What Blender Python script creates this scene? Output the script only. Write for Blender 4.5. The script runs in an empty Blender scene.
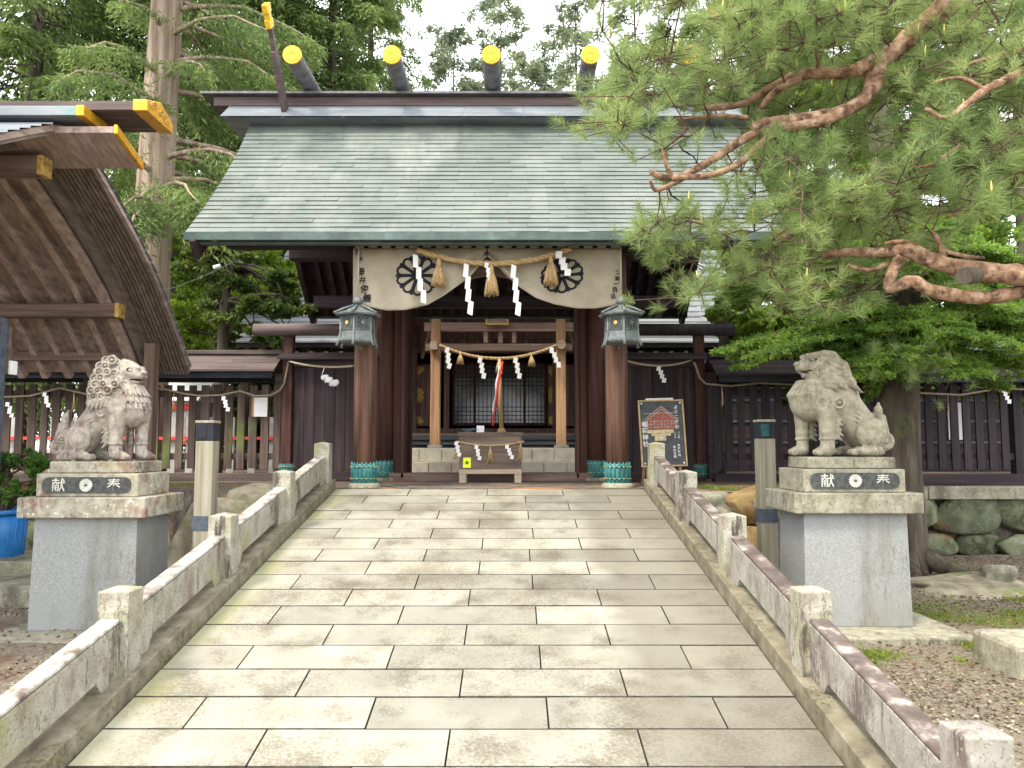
import bpy, bmesh, math, random
import numpy as np
from mathutils import Vector, Matrix

# ------------------------------------------------------------------ camera, world, sun, exposure
SC = bpy.context.scene
COL = SC.collection
PITCH = math.radians(4.6)
CZ = 2.03
FPX = 769.0
cd = bpy.data.cameras.new('camera'); cam = bpy.data.objects.new('camera', cd); COL.objects.link(cam)
cam.location = (0, 0, CZ); cam.rotation_euler = (math.pi/2 + PITCH, 0, 0)
cd.sensor_fit = 'HORIZONTAL'; cd.sensor_width = 36; cd.lens = 36*FPX/1024
cd.clip_start = 0.05; cd.clip_end = 600
SC.camera = cam

SUN_EL, SUN_AZ = math.radians(56), math.radians(222)     # azimuth: direction the light comes from, clockwise from +Y
W = bpy.data.worlds.new('World'); SC.world = W; W.use_nodes = True
nt = W.node_tree; nt.nodes.clear()
wo = nt.nodes.new('ShaderNodeOutputWorld'); bg = nt.nodes.new('ShaderNodeBackground')
sky = nt.nodes.new('ShaderNodeTexSky'); sky.sky_type = 'NISHITA'; sky.sun_disc = False
sky.sun_elevation = SUN_EL; sky.sun_rotation = SUN_AZ; sky.air_density = 1.0; sky.dust_density = 3.0
mx = nt.nodes.new('ShaderNodeMix'); mx.data_type = 'RGBA'; mx.inputs[0].default_value = 0.8
tc = nt.nodes.new('ShaderNodeTexCoord'); nz = nt.nodes.new('ShaderNodeTexNoise'); nz.inputs['Scale'].default_value = 2.5
cr = nt.nodes.new('ShaderNodeValToRGB')
cr.color_ramp.elements[0].position = 0.3; cr.color_ramp.elements[0].color = (9.5, 9.7, 10.2, 1)
cr.color_ramp.elements[1].position = 0.75; cr.color_ramp.elements[1].color = (13, 13, 13, 1)
nt.links.new(tc.outputs['Generated'], nz.inputs['Vector']); nt.links.new(nz.outputs['Fac'], cr.inputs[0])
nt.links.new(sky.outputs[0], mx.inputs[6]); nt.links.new(cr.outputs[0], mx.inputs[7])
nt.links.new(mx.outputs[2], bg.inputs[0]); bg.inputs[1].default_value = 0.15
nt.links.new(bg.outputs[0], wo.inputs[0])
sd = bpy.data.lights.new('sun', 'SUN'); sd.energy = 2.0; sd.angle = math.radians(12); sd.color = (1, 0.92, 0.78)
sun = bpy.data.objects.new('sun', sd); COL.objects.link(sun)
sdir = Vector((math.sin(SUN_AZ)*math.cos(SUN_EL), math.cos(SUN_AZ)*math.cos(SUN_EL), math.sin(SUN_EL)))
sun.rotation_euler = sdir.to_track_quat('Z', 'Y').to_euler(); sun.location = (-6, -6, 14)
SC.view_settings.view_transform = 'Standard'; SC.view_settings.look = 'None'
SC.view_settings.exposure = 1.30; SC.view_settings.gamma = 1.0; SC.view_settings.use_curve_mapping = False
SC.render.film_transparent = False
try:
    SC.cycles.max_bounces = 6; SC.cycles.diffuse_bounces = 4; SC.cycles.transmission_bounces = 4; SC.cycles.transparent_max_bounces = 6
    SC.cycles.use_denoising = True
except Exception: pass

# ------------------------------------------------------------------ helpers
def P(px, py, Y):
    v = (384-py)/FPX; t = Y/(math.cos(PITCH)-v*math.sin(PITCH))
    return Vector(((px-512)/FPX*t, Y, CZ+t*(math.sin(PITCH)+v*math.cos(PITCH))))

def cap_ramp(r, stops):
    el = r.color_ramp.elements
    while len(el) > 1: el.remove(el[-1])
    el[0].position = stops[0][0]; el[0].color = (*stops[0][1], 1)
    for p, c in stops[1:]:
        e = el.new(p); e.color = (*c, 1)

MATS = {}
def mat(name, stops, scale=6, stretch=(1, 1, 1), detail=6, rough=0.8, bump=0.3, bscale=None, bdist=0.01, metal=0.0,
        island=0.0, stains=(), spec=0.3, transl=0.0, bstretch=None, distort=0.0, dirt=()):
    """procedural surface: noise ramp, optional stains [(color, scale, lo, hi, stretch)], per-island variation, bump"""
    m = bpy.data.materials.new(name); m.use_nodes = True; nt = m.node_tree; N = nt.nodes; L = nt.links; N.clear()
    out = N.new('ShaderNodeOutputMaterial'); bs = N.new('ShaderNodeBsdfPrincipled'); tc = N.new('ShaderNodeTexCoord')
    def noise(sc, st, dt, rg=0.6):
        mp = N.new('ShaderNodeMapping'); mp.inputs['Scale'].default_value = st; L.new(tc.outputs['Object'], mp.inputs['Vector'])
        n = N.new('ShaderNodeTexNoise'); n.inputs['Scale'].default_value = sc; n.inputs['Detail'].default_value = dt
        n.inputs['Roughness'].default_value = rg; n.inputs['Distortion'].default_value = distort
        L.new(mp.outputs[0], n.inputs['Vector']); return n
    n1 = noise(scale, stretch, detail)
    rp = N.new('ShaderNodeValToRGB'); cap_ramp(rp, stops); L.new(n1.outputs['Fac'], rp.inputs[0])
    c = rp.outputs[0]
    for (scol, ss, lo, hi, sst) in stains:
        n = noise(ss, sst, 5, 0.65); mr = N.new('ShaderNodeMapRange'); mr.inputs['From Min'].default_value = lo; mr.inputs['From Max'].default_value = hi
        mr.interpolation_type = 'SMOOTHSTEP'
        L.new(n.outputs['Fac'], mr.inputs['Value'])
        mi = N.new('ShaderNodeMix'); mi.data_type = 'RGBA'; L.new(mr.outputs[0], mi.inputs[0]); L.new(c, mi.inputs[6]); mi.inputs[7].default_value = (*scol, 1)
        c = mi.outputs[2]
    for (scol, ls, hs, lo, hi, amt, sst) in dirt:      # ragged-edged dirt: slow noise broken up by fine noise
        na = noise(ls, sst, 4, 0.6); nb_ = noise(hs, sst, 6, 0.75)
        ma = N.new('ShaderNodeMath'); ma.operation = 'MULTIPLY_ADD'; ma.inputs[1].default_value = 0.55; L.new(na.outputs['Fac'], ma.inputs[0])
        mb_ = N.new('ShaderNodeMath'); mb_.operation = 'MULTIPLY'; mb_.inputs[1].default_value = 0.45; L.new(nb_.outputs['Fac'], mb_.inputs[0]); L.new(mb_.outputs[0], ma.inputs[2])
        mr = N.new('ShaderNodeMapRange'); mr.inputs['From Min'].default_value = lo; mr.inputs['From Max'].default_value = hi; mr.inputs['To Max'].default_value = amt; mr.interpolation_type = 'SMOOTHSTEP'
        L.new(ma.outputs[0], mr.inputs['Value'])
        mi = N.new('ShaderNodeMix'); mi.data_type = 'RGBA'; L.new(mr.outputs[0], mi.inputs[0]); L.new(c, mi.inputs[6]); mi.inputs[7].default_value = (*scol, 1); c = mi.outputs[2]
    if island > 0:
        g = N.new('ShaderNodeNewGeometry'); mr = N.new('ShaderNodeMapRange'); mr.inputs['To Min'].default_value = 1-island; mr.inputs['To Max'].default_value = 1+island
        L.new(g.outputs['Random Per Island'], mr.inputs['Value'])
        mi = N.new('ShaderNodeVectorMath'); mi.operation = 'SCALE'; L.new(c, mi.inputs[0]); L.new(mr.outputs[0], mi.inputs['Scale'])
        c = mi.outputs[0]
    L.new(c, bs.inputs['Base Color'])
    bs.inputs['Roughness'].default_value = rough; bs.inputs['Metallic'].default_value = metal
    bs.inputs['Specular IOR Level'].default_value = spec
    if bump > 0:
        nb = noise(bscale or scale*3, bstretch or stretch, 8, 0.7); b = N.new('ShaderNodeBump'); b.inputs['Strength'].default_value = bump; b.inputs['Distance'].default_value = bdist
        L.new(nb.outputs['Fac'], b.inputs['Height']); L.new(b.outputs[0], bs.inputs['Normal'])
    if transl > 0:
        tr = N.new('ShaderNodeBsdfTranslucent'); L.new(c, tr.inputs['Color']); ms = N.new('ShaderNodeMixShader'); ms.inputs[0].default_value = transl
        L.new(bs.outputs[0], ms.inputs[1]); L.new(tr.outputs[0], ms.inputs[2]); L.new(ms.outputs[0], out.inputs[0])
    else: L.new(bs.outputs[0], out.inputs[0])
    MATS[name] = m; return m

def leafmat(name, dark, mid, light, transl=0.35, vscale=0.9, rough=0.55):
    """foliage: leaf-to-leaf variation plus slow drift of hue between clumps"""
    m = bpy.data.materials.new(name); m.use_nodes = True; nt = m.node_tree; N = nt.nodes; L = nt.links; N.clear()
    out = N.new('ShaderNodeOutputMaterial'); bs = N.new('ShaderNodeBsdfPrincipled'); tc = N.new('ShaderNodeTexCoord')
    n = N.new('ShaderNodeTexNoise'); n.inputs['Scale'].default_value = vscale; n.inputs['Detail'].default_value = 3; L.new(tc.outputs['Object'], n.inputs['Vector'])
    g = N.new('ShaderNodeNewGeometry'); a = N.new('ShaderNodeMath'); a.operation = 'MULTIPLY_ADD'; a.inputs[1].default_value = 0.5
    L.new(g.outputs['Random Per Island'], a.inputs[0]); 
    b = N.new('ShaderNodeMath'); b.operation = 'MULTIPLY_ADD'; b.inputs[1].default_value = 1.3; b.inputs[2].default_value = -0.4
    L.new(n.outputs['Fac'], b.inputs[0]); L.new(b.outputs[0], a.inputs[2])
    rp = N.new('ShaderNodeValToRGB'); cap_ramp(rp, [(0.1, dark), (0.5, mid), (0.95, light)]); L.new(a.outputs[0], rp.inputs[0])
    L.new(rp.outputs[0], bs.inputs['Base Color']); bs.inputs['Roughness'].default_value = rough; bs.inputs['Specular IOR Level'].default_value = 0.25
    tr = N.new('ShaderNodeBsdfTranslucent'); L.new(rp.outputs[0], tr.inputs['Color']); ms = N.new('ShaderNodeMixShader'); ms.inputs[0].default_value = transl
    L.new(bs.outputs[0], ms.inputs[1]); L.new(tr.outputs[0], ms.inputs[2]); L.new(ms.outputs[0], out.inputs[0])
    MATS[name] = m; return m

ORI = {}
def tag(o, label=None, cat=None, group=None, kind=None):
    if label: o['label'] = label
    if cat: o['category'] = cat
    if group: o['group'] = group
    if kind: o['kind'] = kind
    return o
def thing(name, loc, label, cat, group=None, rz=0.0):
    o = bpy.data.objects.new(name, None); COL.objects.link(o); o.location = loc; o.rotation_euler = (0, 0, rz)
    o.empty_display_size = 0.2
    ORI[o.name] = Vector(loc); return tag(o, label, cat, group)
def copy_tree(o, parent=None):
    c = o.copy(); COL.objects.link(c); c.parent = parent
    for ch in list(o.children): copy_tree(ch, c)
    return c

class MB:
    """collects shapes in world coordinates and links them as one mesh object"""
    def __init__(s): s.v = []; s.f = []; s.sm = []
    def add(s, vs, fs, smooth=False):
        n = len(s.v); s.v += [tuple(x) for x in vs]; s.f += [tuple(i+n for i in f) for f in fs]; s.sm += [smooth]*len(fs); return s
    def box(s, c, d, M=None, taper=1.0):
        c = Vector(c); x, y, z = d[0]/2, d[1]/2, d[2]/2; vs = []
        for k in (-1, 1):
            q = taper if k > 0 else 1.0
            for (i, j) in ((-1, -1), (1, -1), (1, 1), (-1, 1)):
                p = Vector((i*x*q, j*y*q, k*z)); vs.append(c + (M @ p if M else p))
        return s.add(vs, [(3, 2, 1, 0), (4, 5, 6, 7), (0, 1, 5, 4), (1, 2, 6, 5), (2, 3, 7, 6), (3, 0, 4, 7)])
    def b2(s, lo, hi): return s.box([(a+b)/2 for a, b in zip(lo, hi)], [abs(b-a) for a, b in zip(lo, hi)])
    def beam(s, a, b, w, h, up=(0, 0, 1)):
        a, b = Vector(a), Vector(b); d = (b-a); L = d.length; d.normalize(); u = Vector(up); sx = d.cross(u).normalized(); u = sx.cross(d)
        M = Matrix((sx, d, u)).transposed(); return s.box((a+b)/2, (w, L, h), M)
    def tube(s, pts, rad, n=8, caps=True, smooth=True, ell=1.0):
        pts = [Vector(p) for p in pts]; m = len(pts)
        if not hasattr(rad, '__len__'): rad = [rad]*m
        base = len(s.v); prev = None; vs = []; fs = []
        for i, p in enumerate(pts):
            d = (pts[min(i+1, m-1)]-pts[max(i-1, 0)]).normalized()
            if prev is None:
                r = Vector((0, 0, 1)) if abs(d.z) < 0.9 else Vector((1, 0, 0)); u = (r-d*r.dot(d)).normalized()
            else: u = (prev-d*prev.dot(d)).normalized()
            prev = u; w = d.cross(u)
            for k in range(n):
                a = 2*math.pi*k/n; vs.append(p+(u*math.cos(a)+w*math.sin(a)*ell)*rad[i])
        for i in range(m-1):
            for k in range(n):
                k2 = (k+1) % n; fs.append((i*n+k, i*n+k2, (i+1)*n+k2, (i+1)*n+k))
        s.add(vs, fs, smooth)
        if caps:
            s.f += [tuple(base+k for k in range(n))[::-1], tuple(base+(m-1)*n+k for k in range(n))]; s.sm += [False, False]
        return s
    def cyl(s, a, b, r, n=16, r2=None): return s.tube([a, b], [r, r if r2 is None else r2], n)
    def lathe(s, c, prof, n=20, smooth=True):
        c = Vector(c); vs = []; fs = []
        for (r, z) in prof:
            for k in range(n):
                a = 2*math.pi*k/n; vs.append(c+Vector((r*math.cos(a), r*math.sin(a), z)))
        for i in range(len(prof)-1):
            for k in range(n): k2 = (k+1) % n; fs.append((i*n+k, i*n+k2, (i+1)*n+k2, (i+1)*n+k))
        b = len(s.v); s.add(vs, fs, smooth)
        s.f += [tuple(b+k for k in range(n))[::-1], tuple(b+(len(prof)-1)*n+k for k in range(n))]; s.sm += [False, False]; return s
    def prism(s, poly, off):
        """polygon (3D points) extruded by vector off"""
        poly = [Vector(p) for p in poly]; off = Vector(off); n = len(poly)
        fs = [tuple(range(n))[::-1], tuple(range(n, 2*n))]+[(i, (i+1) % n, (i+1) % n+n, i+n) for i in range(n)]
        return s.add(poly+[p+off for p in poly], fs)
    def sheet(s, rows, smooth=True):
        m = len(rows[0]); vs = [p for r in rows for p in r]
        fs = [(i*m+j, i*m+j+1, (i+1)*m+j+1, (i+1)*m+j) for i in range(len(rows)-1) for j in range(m-1)]
        return s.add(vs, fs, smooth)
    def blob(s, c, r, seed=0, amp=0.15, sub=3, flat=None):
        bm = bmesh.new(); bmesh.ops.create_icosphere(bm, subdivisions=sub, radius=1); rnd = random.Random(seed)
        ks = [(Vector((rnd.gauss(0, 1), rnd.gauss(0, 1), rnd.gauss(0, 1)))*rnd.choice((1.2, 2.3, 4)), rnd.uniform(0, 6)) for _ in range(9)]
        vs = []
        for v in bm.verts:
            p = v.co; d = 1+amp*sum(math.sin(p.dot(k)+q)/(0.6+k.length*0.45) for k, q in ks)
            q = [max(-1, min(1, abs(x)**0.75*(1 if x > 0 else -1)))*d for x in p]
            vs.append(Vector(c)+Vector((q[0]*r[0], q[1]*r[1], q[2]*r[2])))
        fs = [[v.index for v in f.verts] for f in bm.faces]; bm.free(); return s.add(vs, fs, True)
    def rock(s, c, r, seed=0, amp=0.1, sub=4, cuts=16):
        i0 = len(s.v); s.blob((0, 0, 0), (1, 1, 1), seed, amp, sub); rnd = random.Random(seed+5)
        pl = [(Vector((rnd.gauss(0, 1), rnd.gauss(0, 1), rnd.gauss(0, 1))).normalized(), rnd.uniform(0.72, 0.98)) for _ in range(cuts)]
        for i in range(i0, len(s.v)):
            p = Vector(s.v[i])
            for n, d in pl:
                q = p.dot(n)-d
                if q > 0: p -= n*q*0.93
            s.v[i] = (c[0]+p.x*r[0], c[1]+p.y*r[1], c[2]+p.z*r[2])
        return s
    def build(s, name, m, parent=None, bevel=0.0, label=None, solid=0.0, sub=0, seg=2):
        me = bpy.data.meshes.new(name)
        if parent is not None:
            r = parent
            while r.parent: r = r.parent
            o0 = ORI.get(r.name, Vector((0, 0, 0)))
        else:
            a = np.array(s.v); lo, hi = a.min(0), a.max(0); o0 = Vector(((lo[0]+hi[0])/2, (lo[1]+hi[1])/2, lo[2]))
        me.from_pydata([(v[0]-o0[0], v[1]-o0[1], v[2]-o0[2]) for v in s.v], [], s.f)
        me.polygons.foreach_set('use_smooth', s.sm); me.update()
        o = bpy.data.objects.new(name, me); COL.objects.link(o); me.materials.append(m)
        if parent is not None:
            o.parent = parent
        else: o.location = o0; ORI[o.name] = o0
        if solid: q = o.modifiers.new('solid', 'SOLIDIFY'); q.thickness = solid; q.offset = 0
        if bevel: q = o.modifiers.new('bevel', 'BEVEL'); q.width = bevel; q.segments = seg; q.limit_method = 'ANGLE'; q.angle_limit = math.radians(40); q.harden_normals = False
        if sub: q = o.modifiers.new('sub', 'SUBSURF'); q.levels = q.render_levels = sub
        if label: o['label'] = label
        return o

def np_mesh(name, V, F, m, parent=None, smooth=False, origin=None):
    me = bpy.data.meshes.new(name); V = np.asarray(V, np.float32); F = np.asarray(F, np.int32); k = F.shape[1]
    if parent is not None:
        r = parent
        while r.parent: r = r.parent
        o0 = ORI.get(r.name, Vector((0, 0, 0)))
    else:
        lo, hi = V.min(0), V.max(0); o0 = Vector(((lo[0]+hi[0])/2, (lo[1]+hi[1])/2, lo[2]))
    V = V-np.array(o0, np.float32)
    me.vertices.add(len(V)); me.vertices.foreach_set('co', V.ravel()); me.loops.add(F.size); me.loops.foreach_set('vertex_index', F.ravel())
    me.polygons.add(len(F)); me.polygons.foreach_set('loop_start', np.arange(len(F), dtype=np.int32)*k); me.polygons.foreach_set('loop_total', np.full(len(F), k, np.int32))
    me.polygons.foreach_set('use_smooth', np.full(len(F), smooth)); me.update(calc_edges=True); me.materials.append(m)
    o = bpy.data.objects.new(name, me); COL.objects.link(o)
    if parent is not None: o.parent = parent
    else: o.location = o0; ORI[o.name] = o0
    return o

def text_mb(mb, body, size, O, ux, uz, thick=0.004, align='CENTER', bold=0.0):
    """adds the lettering to mb: O centre, ux reading direction, uz up"""
    c = bpy.data.curves.new('t', 'FONT'); c.body = body; c.size = size; c.align_x = align; c.align_y = 'CENTER'; c.extrude = thick/2; c.offset = bold; c.resolution_u = 2
    o = bpy.data.objects.new('t', c); COL.objects.link(o); dg = bpy.context.evaluated_depsgraph_get()
    me = bpy.data.meshes.new_from_object(o.evaluated_get(dg)); ux, uz = Vector(ux).normalized(), Vector(uz).normalized(); un = ux.cross(uz)
    vs = [Vector(O)+ux*v.co.x+uz*v.co.y+un*v.co.z for v in me.vertices]; fs = [tuple(p.vertices) for p in me.polygons]
    mb.add(vs, fs); bpy.data.objects.remove(o); bpy.data.meshes.remove(me); bpy.data.curves.remove(c)

def sag(a, b, s, n=20):
    a, b = Vector(a), Vector(b); return [a.lerp(b, i/n)-Vector((0, 0, s*4*(i/n)*(1-i/n))) for i in range(n+1)]
def rope_mb(pts, r, turns_per_m=9):
    mb = MB(); pts = [Vector(p) for p in pts]
    # resample
    L = [0]
    for i in range(1, len(pts)): L.append(L[-1]+(pts[i]-pts[i-1]).length)
    n = max(12, int(L[-1]/(r*1.1))); n = min(n, 500); out = []
    j = 0
    for i in range(n+1):
        d = L[-1]*i/n
        while j < len(pts)-2 and L[j+1] < d: j += 1
        out.append((pts[j].lerp(pts[j+1], (d-L[j])/max(1e-6, L[j+1]-L[j])), d))
    for k in range(3):
        q = []
        for i, (p, d) in enumerate(out):
            t = (out[min(i+1, n)][0]-out[max(i-1, 0)][0]).normalized(); u = Vector((0, 0, 1)); u = (u-t*u.dot(t))
            if u.length < 1e-3: u = Vector((1, 0, 0))
            u.normalize(); w = t.cross(u); a = 2*math.pi*(k/3)+d*turns_per_m*2*math.pi
            q.append(p+(u*math.cos(a)+w*math.sin(a))*r*0.5)
        mb.tube(q, r*0.58, 6)
    return mb
def shide_mb(mb, top, L=0.35, w=0.06, seed=0, tilt=0.0, yrot=0.0):
    """zigzag paper streamer hanging from top"""
    rnd = random.Random(seed); h = L/4; x = 0.0; ca, sa = math.cos(tilt), math.sin(tilt)
    top = Vector(top)
    for i in range(4):
        z0, z1 = -i*h*0.93, -i*h*0.93-h; dy = rnd.uniform(-0.012, 0.012)-i*0.003; sk = -w*0.25
        q = [(x, z0), (x+w, z0-h*0.15), (x+w+sk, z1-h*0.15), (x+sk, z1)]
        pl = [top+Vector(((a-w/2)*ca-b*sa, dy, (a-w/2)*sa+b*ca)) for a, b in q]
        mb.prism(pl, (0, 0.0025, 0)); x += w*0.42*(1 if i % 2 == 0 else 0.3)*(1)
    return mb
def tassel_mb(mb, top, L=0.2, r=0.06, n=26, seed=1):
    top = Vector(top); rnd = random.Random(seed)
    mb.lathe(top-Vector((0, 0, L)), [(r*0.8, 0.0), (r*0.75, L*0.35), (r*0.5, L*0.62), (r*0.3, L*0.72), (r*0.36, L*0.8), (r*0.3, L*0.93), (r*0.12, L)], 12)
    for k in range(n):
        a = 2*math.pi*k/n; rr = r*rnd.uniform(0.85, 1.12)
        mb.tube([top+Vector((r*0.3*math.cos(a), r*0.3*math.sin(a), -L*0.28)), top+Vector((rr*0.72*math.cos(a), rr*0.72*math.sin(a), -L*0.6)), top+Vector((rr*math.cos(a), rr*math.sin(a), -L*rnd.uniform(0.98, 1.1)))], r*0.11, 4)
    return mb

# ------------------------------------------------------------------ materials
mat('gravel', [(0.3, (0.085, 0.065, 0.045)), (0.5, (0.18, 0.15, 0.105)), (0.7, (0.28, 0.245, 0.18))], scale=38, detail=8, bump=0.9, bscale=55, bdist=0.02, rough=0.95,
    stains=[((0.12, 0.065, 0.04), 0.9, 0.54, 0.68, (1, 1, 1)), ((0.13, 0.16, 0.02), 1.6, 0.6, 0.68, (1, 1, 1))])
mat('soil', [(0.35, (0.075, 0.06, 0.048)), (0.55, (0.14, 0.12, 0.095)), (0.75, (0.22, 0.195, 0.16))], scale=9, bump=0.7, bscale=40, rough=0.95,
    stains=[((0.36, 0.18, 0.085), 1.6, 0.53, 0.60, (0.5, 2.2, 1))])
mat('slab', [(0.3, (0.20, 0.188, 0.148)), (0.52, (0.255, 0.243, 0.195)), (0.78, (0.31, 0.298, 0.245))], scale=2.6, detail=12, bump=0.4, bscale=140, bdist=0.004, island=0.22, rough=0.85,
    dirt=[((0.115, 0.098, 0.068), 1.1, 55, 0.475, 0.61, 0.78, (1, 1, 1)), ((0.10, 0.085, 0.06), 4.5, 90, 0.52, 0.62, 0.6, (1, 1, 1))])
mat('joint', [(0.4, (0.035, 0.03, 0.022)), (0.6, (0.07, 0.062, 0.045))], scale=10, rough=1)
mat('algae', [(0.4, (0.42, 0.40, 0.16)), (0.6, (0.52, 0.50, 0.26))], scale=10, rough=1)
mat('railstone', [(0.3, (0.20, 0.185, 0.135)), (0.5, (0.31, 0.295, 0.235)), (0.75, (0.40, 0.39, 0.33))], scale=9, detail=9, bump=0.4, bscale=90, bdist=0.005, island=0.06, rough=0.85,
    stains=[((0.27, 0.26, 0.13), 2.2, 0.46, 0.68, (1, 1, 0.5)), ((0.20, 0.15, 0.12), 4.1, 0.52, 0.66, (1, 1, 0.35)), ((0.05, 0.042, 0.035), 11, 0.57, 0.67, (1, 1, 0.14)), ((0.12, 0.105, 0.08), 70, 0.5, 0.72, (1, 1, 1)), ((0.48, 0.47, 0.42), 45, 0.6, 0.72, (1, 1, 1))], dirt=[((0.085, 0.072, 0.055), 3.0, 50, 0.53, 0.60, 0.85, (1, 1, 0.35))])
mat('railstone_brown', [(0.3, (0.20, 0.185, 0.155)), (0.5, (0.28, 0.265, 0.225)), (0.75, (0.36, 0.35, 0.30))], scale=9, detail=9, bump=0.4, bscale=90, bdist=0.005, island=0.06, rough=0.85,
    stains=[((0.15, 0.115, 0.095), 5, 0.50, 0.66, (1, 1, 0.25)), ((0.07, 0.05, 0.045), 11, 0.58, 0.70, (1, 1, 0.15)), ((0.12, 0.105, 0.09), 70, 0.5, 0.72, (1, 1, 1)), ((0.44, 0.43, 0.38), 45, 0.6, 0.72, (1, 1, 1))], dirt=[((0.09, 0.07, 0.058), 3.0, 50, 0.53, 0.60, 0.85, (1, 1, 0.35))])
mat('railcap_brown', [(0.40, (0.075, 0.057, 0.048)), (0.54, (0.13, 0.10, 0.086)), (0.68, (0.36, 0.335, 0.30))], scale=7, detail=9, bump=0.5, bscale=70, bdist=0.006, rough=0.9)
mat('railcap_white', [(0.33, (0.11, 0.08, 0.065)), (0.47, (0.27, 0.245, 0.205)), (0.64, (0.48, 0.46, 0.42))], scale=9, detail=10, bump=0.5, bscale=70, bdist=0.006, rough=0.9)
mat('kerbstone', [(0.3, (0.10, 0.085, 0.058)), (0.5, (0.17, 0.15, 0.10)), (0.75, (0.27, 0.25, 0.185))], scale=8, detail=9, bump=0.5, bscale=70, bdist=0.006, rough=0.9, stains=[((0.22, 0.21, 0.08), 3, 0.55, 0.75, (1, 1, 1))], dirt=[((0.07, 0.06, 0.042), 3.0, 50, 0.52, 0.60, 0.8, (1, 1, 1))])
mat('granite', [(0.33, (0.17, 0.178, 0.175)), (0.5, (0.255, 0.263, 0.255)), (0.66, (0.33, 0.338, 0.325))], scale=130, detail=3, bump=0.15, bscale=150, bdist=0.003, rough=0.7,
    stains=[((0.16, 0.155, 0.12), 2.6, 0.5, 0.8, (1, 1, 0.18)), ((0.19, 0.185, 0.15), 0.9, 0.5, 0.7, (1, 1, 1))], dirt=[((0.12, 0.115, 0.09), 1.6, 40, 0.56, 0.64, 0.6, (1, 1, 0.3))])
mat('oldstone', [(0.3, (0.19, 0.165, 0.125)), (0.5, (0.32, 0.295, 0.225)), (0.72, (0.43, 0.40, 0.32))], scale=14, detail=10, bump=0.5, bscale=60, bdist=0.006, rough=0.9,
    stains=[((0.20, 0.11, 0.09), 5, 0.5, 0.68, (1, 1, 0.7)), ((0.33, 0.33, 0.12), 2.5, 0.57, 0.75, (1, 1, 1)), ((0.62, 0.58, 0.48), 16, 0.6, 0.7, (1, 1, 1))], dirt=[((0.10, 0.085, 0.065), 4.0, 50, 0.53, 0.60, 0.8, (1, 1, 0.6))])
mat('oldstone_clean', [(0.3, (0.17, 0.16, 0.115)), (0.5, (0.27, 0.255, 0.185)), (0.72, (0.36, 0.345, 0.26))], scale=14, detail=10, bump=0.5, bscale=60, bdist=0.006, rough=0.9,
    stains=[((0.13, 0.12, 0.085), 4, 0.5, 0.7, (1, 1, 0.4)), ((0.11, 0.10, 0.075), 60, 0.5, 0.72, (1, 1, 1))], dirt=[((0.10, 0.092, 0.066), 4.0, 50, 0.54, 0.61, 0.75, (1, 1, 0.6))])
mat('lionstone_pink', [(0.3, (0.17, 0.145, 0.12)), (0.5, (0.31, 0.275, 0.225)), (0.72, (0.43, 0.395, 0.32))], scale=16, detail=10, bump=0.5, bscale=70, bdist=0.006, rough=0.9,
    stains=[((0.19, 0.125, 0.108), 5, 0.52, 0.68, (1, 1, 1)), ((0.09, 0.07, 0.065), 17, 0.56, 0.72, (1, 1, 0.6)), ((0.40, 0.35, 0.2), 4, 0.6, 0.72, (1, 1, 1))], dirt=[((0.11, 0.085, 0.075), 5.0, 45, 0.53, 0.60, 0.8, (1, 1, 0.7))])
mat('lionstone', [(0.3, (0.17, 0.155, 0.11)), (0.5, (0.28, 0.255, 0.185)), (0.72, (0.38, 0.35, 0.27))], scale=16, detail=10, bump=0.45, bscale=70, bdist=0.006, rough=0.9,
    stains=[((0.20, 0.18, 0.13), 8, 0.54, 0.72, (1, 1, 0.8))], dirt=[((0.11, 0.10, 0.073), 5.0, 45, 0.54, 0.61, 0.7, (1, 1, 0.7))])
mat('plaque', [(0.4, (0.035, 0.038, 0.035)), (0.6, (0.07, 0.075, 0.068))], scale=30, rough=0.5)
mat('letter', [(0.4, (0.42, 0.42, 0.36)), (0.6, (0.55, 0.55, 0.48))], scale=30, rough=0.8)
mat('boulder', [(0.3, (0.10, 0.085, 0.055)), (0.5, (0.22, 0.19, 0.13)), (0.75, (0.36, 0.32, 0.23))], scale=5, detail=9, bump=0.8, bscale=22, bdist=0.015, rough=0.95, island=0.25,
    stains=[((0.12, 0.15, 0.03), 2.1, 0.52, 0.66, (1, 1, 1))])
mat('boulder_orange', [(0.3, (0.10, 0.055, 0.025)), (0.5, (0.235, 0.155, 0.06)), (0.75, (0.33, 0.25, 0.13))], scale=5, detail=9, bump=0.8, bscale=22, bdist=0.015, rough=0.95, island=0.25,
    stains=[((0.08, 0.06, 0.04), 4, 0.55, 0.7, (1, 1, 1))], dirt=[((0.05, 0.04, 0.03), 3.0, 30, 0.5, 0.58, 0.85, (1, 1, 1)), ((0.30, 0.28, 0.22), 6.0, 60, 0.56, 0.62, 0.7, (1, 1, 1))])
mat('mossrock', [(0.3, (0.045, 0.055, 0.03)), (0.5, (0.12, 0.135, 0.075)), (0.75, (0.22, 0.21, 0.15))], scale=5, detail=9, bump=0.8, bscale=22, bdist=0.015, rough=0.95, island=0.3,
    stains=[((0.14, 0.19, 0.02), 3, 0.54, 0.66, (1, 1, 1)), ((0.22, 0.12, 0.05), 2, 0.6, 0.7, (1, 1, 1))], dirt=[((0.035, 0.035, 0.022), 3.0, 30, 0.5, 0.58, 0.85, (1, 1, 1)), ((0.24, 0.22, 0.17), 6.0, 60, 0.55, 0.62, 0.7, (1, 1, 1))])
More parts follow.
